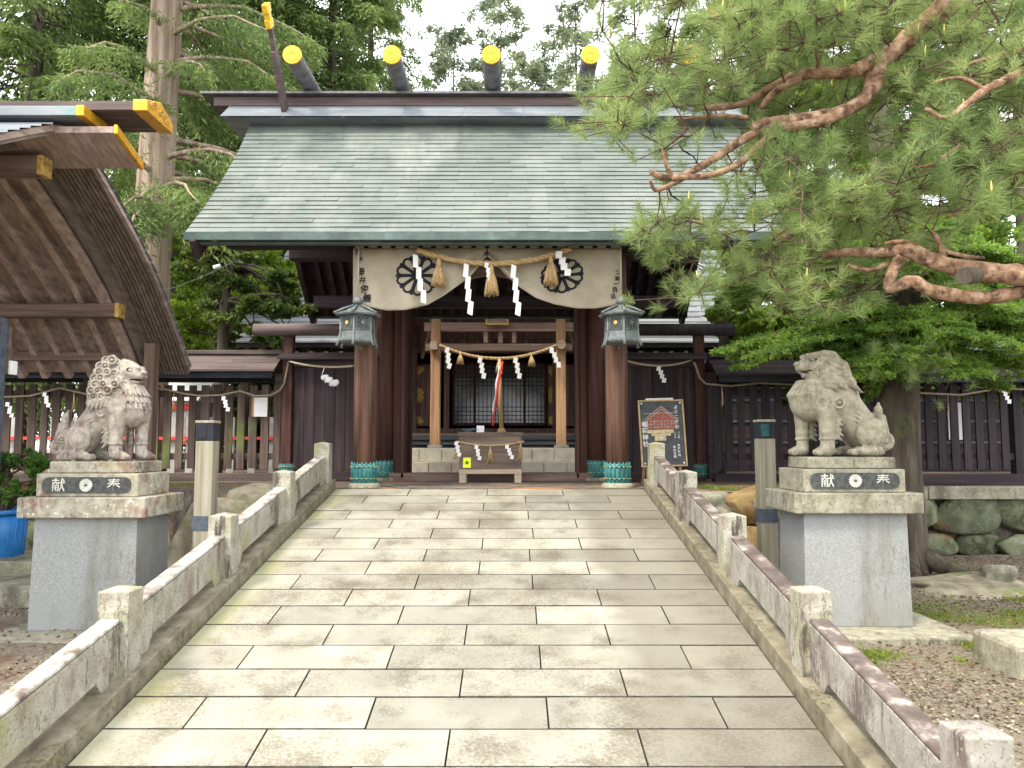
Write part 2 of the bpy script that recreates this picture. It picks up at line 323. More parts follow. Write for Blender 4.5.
def wood(name, a, b, c, ax='z', island=0.12, rough=0.75, bump=0.6, sc=17, stains=()):
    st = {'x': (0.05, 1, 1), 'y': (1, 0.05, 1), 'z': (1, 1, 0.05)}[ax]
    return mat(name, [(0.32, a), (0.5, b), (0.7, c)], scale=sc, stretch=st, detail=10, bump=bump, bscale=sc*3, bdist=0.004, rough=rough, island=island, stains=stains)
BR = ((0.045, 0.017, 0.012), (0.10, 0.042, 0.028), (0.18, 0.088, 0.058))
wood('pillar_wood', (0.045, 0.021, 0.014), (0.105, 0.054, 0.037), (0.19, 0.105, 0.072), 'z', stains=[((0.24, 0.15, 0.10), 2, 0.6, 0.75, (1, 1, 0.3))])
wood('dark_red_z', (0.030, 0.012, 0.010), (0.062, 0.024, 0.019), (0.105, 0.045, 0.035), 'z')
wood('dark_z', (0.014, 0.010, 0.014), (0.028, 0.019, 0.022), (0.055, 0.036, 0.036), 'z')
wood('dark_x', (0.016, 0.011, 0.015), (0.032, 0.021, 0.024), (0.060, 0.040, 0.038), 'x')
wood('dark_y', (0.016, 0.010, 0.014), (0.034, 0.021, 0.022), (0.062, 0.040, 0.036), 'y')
wood('ridge_wood', (0.06, 0.042, 0.042), (0.10, 0.072, 0.068), (0.16, 0.12, 0.11), 'x')
wood('brown_x', (0.085, 0.05, 0.04), (0.16, 0.105, 0.085), (0.26, 0.185, 0.155), 'x')
wood('brown_y', (0.19, 0.135, 0.11), (0.30, 0.22, 0.185), (0.42, 0.33, 0.285), 'y')
wood('brown_dark_y', (0.085, 0.062, 0.05), (0.135, 0.105, 0.085), (0.20, 0.16, 0.13), 'y')
wood('brown_z', (0.08, 0.05, 0.036), (0.15, 0.10, 0.072), (0.24, 0.17, 0.125), 'z')
wood('fence_z', (0.045, 0.030, 0.026), (0.085, 0.058, 0.048), (0.14, 0.10, 0.082), 'z', island=0.25, stains=[((0.11, 0.13, 0.04), 1.5, 0.56, 0.68, (1, 1, 0.6))])
wood('fence_dark_z', (0.012, 0.010, 0.014), (0.024, 0.018, 0.022), (0.046, 0.034, 0.036), 'z', island=0.25)
wood('fence_x', (0.05, 0.036, 0.034), (0.09, 0.066, 0.06), (0.15, 0.115, 0.10), 'x')
wood('light_z', (0.24, 0.13, 0.065), (0.38, 0.22, 0.12), (0.52, 0.33, 0.19), 'z')
wood('light_x', (0.24, 0.17, 0.12), (0.38, 0.29, 0.21), (0.52, 0.42, 0.31), 'x')
wood('hall_wood', (0.10, 0.058, 0.05), (0.17, 0.105, 0.09), (0.26, 0.17, 0.145), 'z')
wood('hall_beam', (0.17, 0.105, 0.08), (0.27, 0.18, 0.14), (0.38, 0.27, 0.215), 'x')
wood('box_wood', (0.07, 0.048, 0.036), (0.15, 0.108, 0.082), (0.25, 0.19, 0.15), 'x')
wood('step_wood', (0.09, 0.095, 0.105), (0.14, 0.145, 0.155), (0.21, 0.21, 0.22), 'x')
wood('post_conc', (0.15, 0.14, 0.095), (0.26, 0.24, 0.175), (0.36, 0.34, 0.26), 'z', stains=[((0.34, 0.37, 0.14), 2, 0.5, 0.7, (1, 1, 0.2))])
mat('sandstone', [(0.35, (0.62, 0.55, 0.42)), (0.55, (0.74, 0.68, 0.53)), (0.75, (0.80, 0.75, 0.61))], scale=6, island=0.08, bump=0.3)
mat('copper_roof', [(0.28, (0.072, 0.088, 0.077)), (0.5, (0.105, 0.122, 0.107)), (0.75, (0.145, 0.162, 0.142))], scale=1.3, detail=10, bump=0.15, island=0.07, rough=0.5, metal=0.0, spec=0.5,
    stains=[((0.185, 0.197, 0.177), 0.9, 0.44, 0.72, (1, 0.35, 0.35)), ((0.075, 0.088, 0.08), 1.7, 0.52, 0.72, (1, 0.22, 0.22)), ((0.11, 0.18, 0.155), 6, 0.60, 0.78, (1, 0.6, 0.6))])
mat('white_roof', [(0.3, (0.12, 0.13, 0.138)), (0.5, (0.17, 0.182, 0.19)), (0.75, (0.23, 0.24, 0.25))], scale=4, stretch=(0.2, 1, 1), detail=8, island=0.05, rough=0.6)
mat('offwhite', [(0.4, (0.30, 0.29, 0.27)), (0.6, (0.40, 0.39, 0.36))], scale=6, rough=0.8, bump=0.1)
mat('copper_edge', [(0.3, (0.04, 0.062, 0.057)), (0.6, (0.075, 0.11, 0.10)), (0.8, (0.13, 0.18, 0.165))], scale=5, rough=0.55)
mat('copper_grey', [(0.3, (0.10, 0.115, 0.13)), (0.5, (0.17, 0.19, 0.205)), (0.75, (0.27, 0.295, 0.30))], scale=3, stretch=(0.3, 1, 1), detail=9, island=0.12, rough=0.5, spec=0.5,
    stains=[((0.14, 0.24, 0.22), 2.2, 0.60, 0.72, (1, 1, 1))])
mat('verdigris', [(0.3, (0.02, 0.11, 0.11)), (0.55, (0.04, 0.20, 0.19)), (0.8, (0.12, 0.33, 0.30))], scale=9, rough=0.55, spec=0.5)
mat('lantern_metal', [(0.3, (0.085, 0.10, 0.098)), (0.55, (0.15, 0.17, 0.167)), (0.8, (0.23, 0.255, 0.25))], scale=18, rough=0.55, metal=0.2, bump=0.4)
mat('lantern_dark', [(0.4, (0.03, 0.035, 0.033)), (0.6, (0.06, 0.065, 0.06))], scale=30)
mat('gold', [(0.35, (0.52, 0.24, 0.012)), (0.6, (0.70, 0.37, 0.02))], scale=25, rough=0.38, metal=0.45, bump=0.5, bscale=30, bdist=0.01, spec=0.5, dirt=[((0.30, 0.15, 0.02), 8.0, 60, 0.54, 0.62, 0.7, (1, 1, 1))])
mat('gold_dull', [(0.3, (0.32, 0.20, 0.06)), (0.5, (0.58, 0.38, 0.10)), (0.7, (0.72, 0.52, 0.18))], scale=30, rough=0.45, metal=0.4, bump=0.9, bscale=40, bdist=0.02)
mat('yellow_cap', [(0.35, (0.60, 0.33, 0.008)), (0.6, (0.74, 0.43, 0.012))], scale=25, rough=0.4, metal=0.1, spec=0.5)
mat('log_metal', [(0.35, (0.07, 0.068, 0.075)), (0.6, (0.13, 0.125, 0.13))], scale=8, rough=0.42, metal=0.5)
mat('cloth', [(0.35, (0.40, 0.35, 0.26)), (0.6, (0.50, 0.445, 0.335)), (0.8, (0.56, 0.50, 0.385))], scale=4, bump=0.25, bscale=250, bdist=0.002, rough=0.95, transl=0.25)
mat('ink', [(0.4, (0.012, 0.012, 0.018)), (0.6, (0.022, 0.022, 0.03))], scale=20, rough=0.9)
mat('straw', [(0.3, (0.27, 0.17, 0.075)), (0.5, (0.45, 0.31, 0.15)), (0.75, (0.62, 0.47, 0.26))], scale=60, bump=0.8, bscale=120, bdist=0.004, rough=0.9, island=0.15)
mat('straw_old', [(0.3, (0.16, 0.13, 0.09)), (0.5, (0.28, 0.235, 0.16)), (0.75, (0.40, 0.34, 0.25))], scale=60, bump=0.8, bscale=120, bdist=0.004, rough=0.9)
mat('paper', [(0.4, (0.80, 0.80, 0.79)), (0.6, (0.86, 0.86, 0.84))], scale=10, rough=0.9, transl=0.2, bump=0)
mat('white', [(0.4, (0.72, 0.72, 0.70)), (0.6, (0.80, 0.80, 0.78))], scale=6, rough=0.7, bump=0.1)
mat('red', [(0.4, (0.62, 0.045, 0.025)), (0.6, (0.72, 0.07, 0.04))], scale=6, rough=0.55, bump=0.1)
mat('blue_plastic', [(0.35, (0.02, 0.15, 0.42)), (0.6, (0.03, 0.22, 0.55))], scale=6, rough=0.4, bump=0.1, spec=0.5, dirt=[((0.10, 0.16, 0.22), 5.0, 60, 0.54, 0.64, 0.6, (1, 1, 0.4))])
mat('glass_dark', [(0.35, (0.10, 0.12, 0.145)), (0.6, (0.22, 0.25, 0.28))], scale=2.5, rough=0.15, spec=0.6, bump=0)
mat('black', [(0.4, (0.010, 0.012, 0.018)), (0.6, (0.02, 0.022, 0.03))], scale=6, rough=0.6)
mat('bluegrey', [(0.4, (0.055, 0.07, 0.09)), (0.6, (0.09, 0.11, 0.135))], scale=12, rough=0.6)
mat('teal_dark', [(0.4, (0.010, 0.05, 0.055)), (0.6, (0.02, 0.09, 0.095))], scale=12, rough=0.4)
mat('board_face', [(0.4, (0.055, 0.06, 0.065)), (0.6, (0.085, 0.09, 0.095))], scale=12, rough=0.5)
mat('board_red', [(0.4, (0.26, 0.07, 0.055)), (0.6, (0.42, 0.14, 0.10))], scale=30, rough=0.6)
mat('board_cream', [(0.4, (0.55, 0.42, 0.22)), (0.6, (0.72, 0.62, 0.42))], scale=30, rough=0.6)
mat('board_frame', [(0.4, (0.42, 0.28, 0.13)), (0.6, (0.58, 0.42, 0.22))], scale=20, rough=0.6)
mat('yellow_note', [(0.4, (0.75, 0.80, 0.02)), (0.6, (0.80, 0.85, 0.05))], scale=20, rough=0.6, bump=0)
mat('bark', [(0.3, (0.14, 0.095, 0.068)), (0.5, (0.30, 0.225, 0.17)), (0.72, (0.44, 0.36, 0.285))], scale=9, stretch=(1, 1, 0.06), detail=10, bump=1.0, bscale=16, bdist=0.05, rough=0.95, distort=0.4)
mat('bark_dark', [(0.3, (0.035, 0.028, 0.02)), (0.5, (0.085, 0.068, 0.05)), (0.72, (0.17, 0.145, 0.105))], scale=9, stretch=(1, 1, 0.15), detail=10, bump=1.0, bscale=14, bdist=0.05, rough=0.95,
    stains=[((0.10, 0.11, 0.05), 3, 0.55, 0.68, (1, 1, 1))])
mat('bark_pine', [(0.34, (0.10, 0.055, 0.035)), (0.5, (0.30, 0.175, 0.105)), (0.66, (0.50, 0.35, 0.24))], scale=14, detail=12, bump=1.0, bscale=26, bdist=0.03, rough=0.9,
    stains=[((0.12, 0.07, 0.05), 9, 0.56, 0.66, (1, 1, 1)), ((0.30, 0.28, 0.18), 3, 0.6, 0.72, (1, 1, 1))])
mat('twig', [(0.3, (0.05, 0.03, 0.022)), (0.7, (0.13, 0.085, 0.06))], scale=12, rough=0.95)
leafmat('cedar_leaf', (0.06, 0.105, 0.035), (0.15, 0.22, 0.065), (0.30, 0.365, 0.10), transl=0.5)
leafmat('cedar_leaf_hazed', (0.14, 0.18, 0.12), (0.23, 0.28, 0.17), (0.34, 0.37, 0.20), transl=0.55)  # far leaves lightened in colour to imitate haze and sky glow
leafmat('pine_needle', (0.16, 0.24, 0.085), (0.28, 0.37, 0.13), (0.42, 0.48, 0.18), transl=0.4, vscale=1.6)
leafmat('candle', (0.55, 0.50, 0.10), (0.65, 0.58, 0.15), (0.75, 0.66, 0.25), transl=0.2)
leafmat('fir_leaf', (0.07, 0.15, 0.03), (0.17, 0.29, 0.05), (0.34, 0.45, 0.075), transl=0.45, vscale=1.8)
leafmat('bright_leaf', (0.09, 0.16, 0.02), (0.20, 0.30, 0.03), (0.36, 0.46, 0.05), transl=0.45, vscale=1.2)
leafmat('maple_leaf', (0.04, 0.08, 0.022), (0.10, 0.16, 0.035), (0.24, 0.26, 0.06), transl=0.4, vscale=1.4)
leafmat('hall_shrub', (0.03, 0.08, 0.02), (0.08, 0.18, 0.03), (0.18, 0.30, 0.06), transl=0.35)
leafmat('dead_leaf', (0.06, 0.035, 0.022), (0.13, 0.075, 0.045), (0.26, 0.18, 0.11), transl=0.1)
leafmat('grass_blade', (0.10, 0.14, 0.02), (0.18, 0.24, 0.03), (0.30, 0.36, 0.06), transl=0.3)
mat('pebble', [(0.4, (0.16, 0.135, 0.10)), (0.6, (0.23, 0.20, 0.15))], scale=3, island=0.6, rough=0.9, bump=0)
M = MATS

# ================================================================== THE SETTING
T = 1.545          # level of the shrine terrace
G = 0.60           # level of the lower ground
C = -0.25          # x of the shrine's axis
S = 0.181          # slope of the approach
def rz(y): return S*y
rnd = random.Random(5)

# lower ground, out to the horizon
mb = MB(); nx, ny = 60, 60
rows = []
for j in range(ny+1):
    yy = -20+240*(j/ny)**2 if j else -20; row = []
    for i in range(nx+1):
        u = i/nx*2-1; xx = 160*(abs(u)**2)*(1 if u > 0 else -1)
        row.append((xx, yy, G+0.02*math.sin(xx*1.7+yy)+0.015*math.sin(yy*2.3-xx)))
    rows.append(row)
mb.sheet(rows); tag(mb.build('ground', M['gravel']), kind='structure')

# terrace: raised shrine ground with an irregular front edge
edge = [(-60, 10.9), (-5.5, 10.9), (-4.6, 9.4), (-3.9, 8.7), (-3.2, 8.35), (-2.3, 8.3), (-2.2, 8.60), (1.70, 8.60), (1.8, 8.25), (2.6, 8.1), (3.25, 8.5), (3.8, 10.4), (60, 10.4)]
mb = MB(); top = [(x, y, T) for x, y in edge]; far = [(x, 140, T) for x, y in edge]; low = [(x, y, G-0.3) for x, y in edge]
mb.sheet([low, top], False); mb.sheet([top, far], False)
tag(mb.build('terrace', M['soil']), kind='structure')

# approach ramp body
XL, XR = -1.955, 1.465
mb = MB()
for (a, b) in ((XL-0.27, XR+0.27),):
    y0, y1 = -1.5, 8.62
    vs = [(a, y0, -0.6), (b, y0, -0.6), (b, y1, -0.6), (a, y1, -0.6), (a, y0, rz(y0)-0.03), (b, y0, rz(y0)-0.03), (b, y1, rz(y1)-0.03), (a, y1, rz(y1)-0.03)]
    mb.add(vs, [(0, 3, 2, 1), (4, 5, 6, 7), (0, 1, 5, 4), (1, 2, 6, 5), (2, 3, 7, 6), (3, 0, 4, 7)])
tag(mb.build('ramp_base', M['joint']), kind='structure')
# paving slabs
mb = MB(); k0 = -12
for k in range(k0, 16):
    ya, yb = 3.785+0.3*k+0.0048, 3.785+0.3*(k+1)-0.0048
    off = -1.14 if k % 2 else -1.56
    xs = [XL+0.004]+[x for x in [off+0.86*n+rnd.uniform(-.03, .03) for n in range(-2, 6)] if XL+0.15 < x < XR-0.12]+[XR-0.004]
    for a, b in zip(xs[:-1], xs[1:]):
        a2, b2 = a+0.0022, b-0.0022; dz = rnd.uniform(-0.002, 0.002); e = 0.0025
        t = [(a2, ya, rz(ya)+dz-.006), (b2, ya, rz(ya)+dz-.006), (b2, yb, rz(yb)+dz-.006), (a2, yb, rz(yb)+dz-.006)]
        u = [(a2+e, ya+e, rz(ya+e)+dz), (b2-e, ya+e, rz(ya+e)+dz), (b2-e, yb-e, rz(yb-e)+dz), (a2+e, yb-e, rz(yb-e)+dz)]
        d = [(x, y, z-0.04) for x, y, z in t]
        mb.add(t+u+d, [(4, 5, 6, 7)]+[(i, (i+1) % 4, (i+1) % 4+4, i+4) for i in range(4)]+[(8+i, 8+(i+1) % 4, (i+1) % 4, i) for i in range(4)])
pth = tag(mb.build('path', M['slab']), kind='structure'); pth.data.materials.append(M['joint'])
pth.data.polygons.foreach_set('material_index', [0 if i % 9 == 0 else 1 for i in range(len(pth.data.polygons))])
def side_tint_mask(m, half, col, sg, mx_):
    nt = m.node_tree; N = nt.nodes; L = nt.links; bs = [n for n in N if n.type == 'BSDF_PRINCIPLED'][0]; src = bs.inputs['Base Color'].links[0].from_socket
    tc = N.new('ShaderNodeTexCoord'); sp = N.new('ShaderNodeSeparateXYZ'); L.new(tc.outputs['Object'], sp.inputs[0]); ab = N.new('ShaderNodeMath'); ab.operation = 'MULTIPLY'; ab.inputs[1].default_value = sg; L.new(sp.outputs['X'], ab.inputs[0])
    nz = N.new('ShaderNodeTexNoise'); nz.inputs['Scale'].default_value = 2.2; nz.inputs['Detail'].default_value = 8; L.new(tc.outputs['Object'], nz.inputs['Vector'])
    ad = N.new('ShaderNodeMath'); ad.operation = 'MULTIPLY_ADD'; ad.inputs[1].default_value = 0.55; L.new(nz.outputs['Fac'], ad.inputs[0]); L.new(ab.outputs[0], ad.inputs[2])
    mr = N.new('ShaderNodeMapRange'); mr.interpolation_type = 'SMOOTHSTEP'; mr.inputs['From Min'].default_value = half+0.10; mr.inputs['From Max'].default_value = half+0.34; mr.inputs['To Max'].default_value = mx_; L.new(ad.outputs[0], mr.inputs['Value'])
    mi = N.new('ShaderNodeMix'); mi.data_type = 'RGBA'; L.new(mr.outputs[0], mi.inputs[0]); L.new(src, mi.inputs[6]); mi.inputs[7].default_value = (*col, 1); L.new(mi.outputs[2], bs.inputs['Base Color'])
side_tint_mask(M['slab'], 1.66, (0.27, 0.27, 0.11), -1, 0.6); side_tint_mask(M['slab'], 0.95, (0.12, 0.105, 0.08), 1, 0.55)  # algae tint along the left edge, darker brown towards the right
# flat landing between the ramp and the gate
mb = MB(); mb.box((C, 9.75, T+0.001), (3.6, 2.3, 0.03)); tag(mb.build('landing', M['soil']), kind='structure')

# ------------------------------------------------------------------ stone railings
def railing(side):
    sgn = -1 if side == 'l' else 1; xe = XL if sgn < 0 else XR
    ms = M['railstone'] if sgn < 0 else M['railstone_brown']; mc = M['railcap_white'] if sgn < 0 else M['railcap_brown']
    lab = 'low granite railing along the left edge of the ramp, pale with black streaks' if sgn < 0 else 'low granite railing along the right edge of the ramp, its top stained reddish brown'
    t = thing('stone_railing', (xe+sgn*0.12, 0.2, rz(0.2)), lab, 'railing')
    Y = [2.63+1.44*i for i in range(-2, 5)]
    def slant(x0, x1, ya, yb, h0, h1, mbx):
        vs = [(x, y, rz(y)+h) for h in (h0, h1) for (x, y) in ((x0, ya), (x1, ya), (x1, yb), (x0, yb))]
        mbx.add(vs, [(3, 2, 1, 0), (4, 5, 6, 7), (0, 1, 5, 4), (1, 2, 6, 5), (2, 3, 7, 6), (3, 0, 4, 7)])
    xa, xb = sorted((xe+sgn*0.004, xe+sgn*0.262))
    m1 = MB(); ys = [-1.2, 0.3, 1.8, 3.3, 4.8, 6.3, 7.8, 8.62]
    for a, b in zip(ys[:-1], ys[1:]): slant(xa, xb, a+0.002, b-0.002, -0.3, 0.104, m1)
    m1.build('kerb', M['kerbstone'], t, bevel=0.008)
    for i, y in enumerate(Y):
        x0, x1 = sorted((xe+sgn*0.035, xe+sgn*0.200)); w = x1-x0; cx, cy = (x0+x1)/2, y+0.083
        m2 = MB(); zb = rz(y)+0.09; zt = rz(y+0.0)+(0.535 if not (sgn > 0 and i == 2) else 0.59); h = 0.022
        hw = w/2
        vs = [(cx+a*hw, cy+b*hw, z) for z in (zb, zt) for a, b in ((-1, -1), (1, -1), (1, 1), (-1, 1))]+[(cx, cy, zt+h)]
        m2.add(vs, [(0, 1, 5, 4), (1, 2, 6, 5), (2, 3, 7, 6), (3, 0, 4, 7), (3, 2, 1, 0), (4, 5, 8), (5, 6, 8), (6, 7, 8), (7, 4, 8)])
        m2.build('post', M['railstone'] if (i > 2 or sgn < 0) else M['railstone_brown'], t, bevel=0.007)
        if i == len(Y)-1: break
        ya, yb = y+0.163, y+1.443
        r0, r1 = sorted((xe+sgn*0.075, xe+sgn*0.178)); m3 = MB()
        n = 24; lo = []; 
        for k in range(n+1):
            u = k/n; yy = ya+(yb-ya)*u
            g = 0.10
            if 0.13 < u < 0.87: 
                e = min(u-0.13, 0.87-u)/0.035; g = 0.10+0.068*min(1, e)**0.5
            lo.append((yy, rz(yy)+g))
        hi = [(yy, rz(yy)+0.375) for yy, _ in lo][::-1]
        m3.prism([(r0, y_, z_) for y_, z_ in lo+hi], (r1-r0, 0, 0))
        rl = m3.build('rail', ms, t, bevel=0.005)
        m4 = MB(); slant(r0-0.0, r1+0.0, ya, yb, 0.3765, 0.402, m4); m4.build('coping', mc, rl, bevel=0.012)
    return t
railing('l'); railing('r')

# ------------------------------------------------------------------ retaining wall and boulders
def stone_cell(mb, x, z, w, h, y, seed, dep=0.16): mb.rock((x, y, z), (w*0.56, dep, h*0.56), int(seed), 0.08, 4, 14)
tw = thing('retaining_wall', (7.0, 10.2, G), 'mossy dry-stone retaining wall of rounded boulders under the black fence on the right', 'stone wall')
mb = MB(); rr = random.Random(3)
for row, (z0, h) in enumerate(((G+0.12, 0.30), (G+0.55, 0.50))):
    x = 3.9+0.3*row
    first = [0.62, 0.55] if row == 1 else [0.4, 0.45]
    while x < 12:
        w = rr.uniform(0.4, 0.62) if row == 0 else rr.uniform(0.65, 1.15)
        stone_cell(mb, x+w/2, z0+rr.uniform(-.03, .03), w, h*rr.uniform(0.95, 1.1), 10.30, rr.random()*99); x += w*0.97
mb.build('stone', M['mossrock'], tw)['kind'] = 'stuff'
mb = MB(); x = 3.8
while x < 12: w = rr.uniform(1.0, 1.7); mb.box((x+w/2, 10.33, T-0.13), (w-0.008, 0.34, 0.17)); x += w
mb.build('coping', M['oldstone_clean'], tw, bevel=0.012)
tw2 = thing('retaining_wall', (-7.0, 10.8, G), 'dark low stone wall below the fence behind the left pedestal', 'stone wall')
mb = MB(); x = -12.0
while x < -4.6:
    w = rr.uniform(0.5, 0.9); stone_cell(mb, x+w/2, G+0.2, w, 0.42, 10.85, rr.random()*99); stone_cell(mb, x+w/2+0.2, G+0.62, w, 0.5, 10.88, rr.random()*99); x += w
mb.build('stone', M['mossrock'], tw2)['kind'] = 'stuff'

def rock(px, py, Y, r, m, seed, label, z=None, name='boulder', amp=0.13, group=None, cat='boulder'):
    c = P(px, py, Y); mb = MB(); mb.rock((c.x, Y, c.z if z is None else z), (r[0]*1.1, r[1]*1.1, r[2]*1.1), seed, amp*1.2, 5, 22)
    return tag(mb.build(name, M[m]), label, cat, group)
rock(221, 540, 7.95, (0.42, 0.40, 0.62), 'boulder', 4, 'tall grey-brown boulder right behind the left lamp post', z=0.98)
rock(262, 510, 8.35, (0.36, 0.30, 0.34), 'boulder', 7, 'low rounded boulder between the left lamp post and the white railing', z=1.30)
rock(168, 520, 8.9, (0.33, 0.3, 0.5), 'boulder', 9, 'brown boulder half hidden by the right side of the left pedestal', z=0.95)
rock(178, 566, 8.2, (0.30, 0.25, 0.2), 'boulder', 19, 'small flat boulder on the ground right of the left pedestal', z=0.66)
rock(700, 512, 8.15, (0.42, 0.34, 0.26), 'oldstone_clean', 11, 'flat pale stone at the terrace edge beside the right railing', z=1.28)
rock(748, 505, 8.15, (0.30, 0.28, 0.22), 'boulder_orange', 12, 'orange-brown boulder topmost beside the right lamp post', z=1.38)
rock(738, 545, 7.95, (0.30, 0.3, 0.24), 'boulder_orange', 13, 'orange-brown boulder in the middle of the heap left of the right lamp post', z=0.98)
rock(752, 575, 7.85, (0.36, 0.3, 0.20), 'boulder_orange', 14, 'orange-brown boulder lowest of the heap behind the right lamp post', z=0.68)
rock(705, 560, 8.1, (0.36, 0.3, 0.30), 'mossrock', 15, 'dark boulder below the flat pale stone, behind the right railing', z=0.90)
rock(795, 530, 8.8, (0.42, 0.34, 0.45), 'mossrock', 16, 'dark mossy boulder between the right lamp post and the right pedestal', z=0.95)
mb = MB(); c = P(992, 565, 8.0)
mb.blob((c.x, 8.0, G+0.06), (0.22, 0.18, 0.16), 31, 0.3, 3); tag(mb.build('stone', M['oldstone_clean']), 'small pointed pale stone on the brown mound at the right', 'stone')
mb = MB(); c = P(945, 580, 7.7); mb.blob((c.x, 7.9, G), (0.75, 0.4, 0.13), 33, 0.4, 4); tag(mb.build('moss_mound', M['boulder']), 'low mossy mound of roots at the foot of the right tree', 'mound')
# squared stone block, right foreground
c = P(1000, 665, 4.9); mb = MB(); mb.box((c.x+0.45, 5.0, G+0.07), (0.86, 0.5, 0.30), taper=0.97)
tag(mb.build('stone_block', M['oldstone_clean'], bevel=0.03), 'squared weathered stone block lying on the gravel at the right edge', 'stone block')
# stone step at the far left
mb = MB(); mb.box((-4.9, 7.35, G+0.09), (1.8, 0.8, 0.2)); mb.box((-5.1, 7.9, G+0.2), (1.8, 0.5, 0.2))
tag(mb.build('stone_step', M['oldstone_clean'], bevel=0.015), 'pale stone step on the ground left of the left pedestal', 'step')

# ------------------------------------------------------------------ blue bin with shrub
t = thing('plastic_barrel', (-5.05, 8.0, G+0.3), 'bright blue plastic barrel at the left edge beside the left pedestal', 'barrel')
bc = (-5.42, 8.05, G+0.14)
mb = MB(); mb.lathe(bc, [(0.29, 0), (0.31, 0.02), (0.335, 0.3), (0.355, 0.58), (0.34, 0.58), (0.30, 0.3)], 28); mb.build('body', M['blue_plastic'], t)
mb = MB(); mb.lathe(bc, [(0.34, 0.585), (0.375, 0.59), (0.375, 0.635), (0.35, 0.64), (0.34, 0.61)], 28); mb.build('rim', M['blue_plastic'], t)
mb = MB()
for k in range(28):
    a = 2*math.pi*k/28; mb.tube([(bc[0]+0.318*math.cos(a), bc[1]+0.318*math.sin(a), bc[2]+0.05), (bc[0]+0.352*math.cos(a), bc[1]+0.352*math.sin(a), bc[2]+0.55)], 0.006, 5)
mb.build('ribs', M['blue_plastic'], t)

# ------------------------------------------------------------------ lamp posts
def lamp_post(px, Y, label, ztop, zb=G, grp='bollard lamps beside the ramp'):
    x = (px-512)/FPX*Y*1.0; w = 0.145; t = thing('lamp_post', (x, Y, zb), label, 'lamp post', grp)
    mb = MB(); mb.box((x, Y, (zb-0.05+ztop-0.16)/2), (w, w, ztop-0.16-zb+0.05)); mb.build('post', M['post_conc'], t, bevel=0.006)
    mb = MB(); mb.box((x, Y, ztop-0.085), (w+0.004, w+0.004, 0.145)); mb.build('lamp_head', M['black'], t, bevel=0.004)
    mb = MB(); mb.box((x-0.02, Y-w/2-0.004, ztop-0.085), (w*0.5, 0.006, 0.11)); mb.build('lens', M['teal_dark'] if px > 500 else M['black'], t)
    mb = MB(); mb.box((x, Y, ztop), (w+0.012, w+0.012, 0.022)); mb.build('cap', M['post_conc'], t, bevel=0.004)
    mb = MB(); mb.box((x, Y, zb+0.70*(ztop-zb)-0.35), (w+0.008, w+0.008, 0.12)); mb.build('band', M['bluegrey'], t)
    return t
lamp_post(208.5, 6.5, 'pale square bollard lamp with dark head left of the ramp', P(209, 422, 6.5).z)
lamp_post(764, 7.0, 'weathered square bollard lamp with dark teal head right of the ramp', P(762, 421, 7.0).z)

# ------------------------------------------------------------------ komainu pedestals
def mon(mb, c, r, n=16, y=0.006):
    for k in range(n):
        a = 2*math.pi*(k+0.5)/n; p = []
        for (u, w) in ((0.16, 0.0), (0.8, 0.16), (0.93, 0.13), (1.0, 0), (0.93, -0.13), (0.8, -0.16)):
            p.append((c[0]+r*(u*math.cos(a)-w*math.sin(a)), c[1], c[2]+r*(u*math.sin(a)+w*math.cos(a))))
        mb.prism(p, (0, -y, 0))
def pedestal(xc, Yf, label, side, dz=0.0):
    """xc centre x, Yf front plane of the shaft foot"""
    sg = 1 if side == 'l' else -1
    z0 = G+dz; sc = 6.0/FPX; st = M['oldstone'] if side == 'l' else M['oldstone_clean']
    t = thing('lion_pedestal', (xc, Yf+0.35, z0), label, 'pedestal')
    mb = MB(); mb.box((xc, Yf+0.33, z0-0.03), (1.42 if side == 'r' else 1.25, 1.2, 0.16)); mb.build('foundation', M['oldstone_clean'], t, bevel=0.012)
    zs = z0+0.05; H = 0.86
    mb = MB(); mb.box((xc, Yf+0.36, zs+H/2), (0.82, 0.56, H), taper=0.972); mb.build('shaft', M['granite'], t, bevel=0.005)
    mb = MB(); mb.box((xc, Yf+0.36, zs+H+0.08), (0.99, 0.70, 0.158)); mb.build('cap', st, t, bevel=0.01)
    zc = zs+H+0.16
    mb = MB(); mb.box((xc, Yf+0.36, zc+0.09), (0.79, 0.56, 0.178)); mb.build('block', st, t, bevel=0.008)
    yf = Yf+0.36-0.28
    pl = MB(); hw, hh = 0.345, 0.062
    pts = []
    for (cx, cz, a0) in ((hw-0.05, hh-0.05, 0), (-hw+0.05, hh-0.05, 90), (-hw+0.05, -hh+0.05, 180), (hw-0.05, -hh+0.05, 270)):
        for k in range(5):
            a = math.radians(a0+k*22.5); pts.append((xc+cx+0.05*math.cos(a), yf-0.001, zc+0.09+cz+0.05*math.sin(a)))
    pl.prism(pts, (0, -0.008, 0)); p_ = pl.build('plaque', M['plaque'], t)
    for ch, dx in (('献', -0.215), ('奉', 0.215)):
        lt = MB(); text_mb(lt, ch, 0.108, (xc+dx, yf-0.011, zc+0.085), (1, 0, 0), (0, 0, 1), bold=0.0006); lt.build('lettering', M['letter'], p_)
    mm = MB(); mon(mm, (xc, yf-0.010, zc+0.09), 0.052); mm.build('emblem', M['letter'], p_)
    zt = zc+0.18
    t2 = (xc, Yf+0.36, zt); return t2
pl_ = pedestal(-3.31, 5.95, 'grey granite pedestal on the left, cap streaked pink and black, dark plaque', 'l', dz=-0.035)
pr_ = pedestal(2.66, 5.93, 'grey granite pedestal on the right with clean stone cap and dark plaque', 'r', dz=0.0)

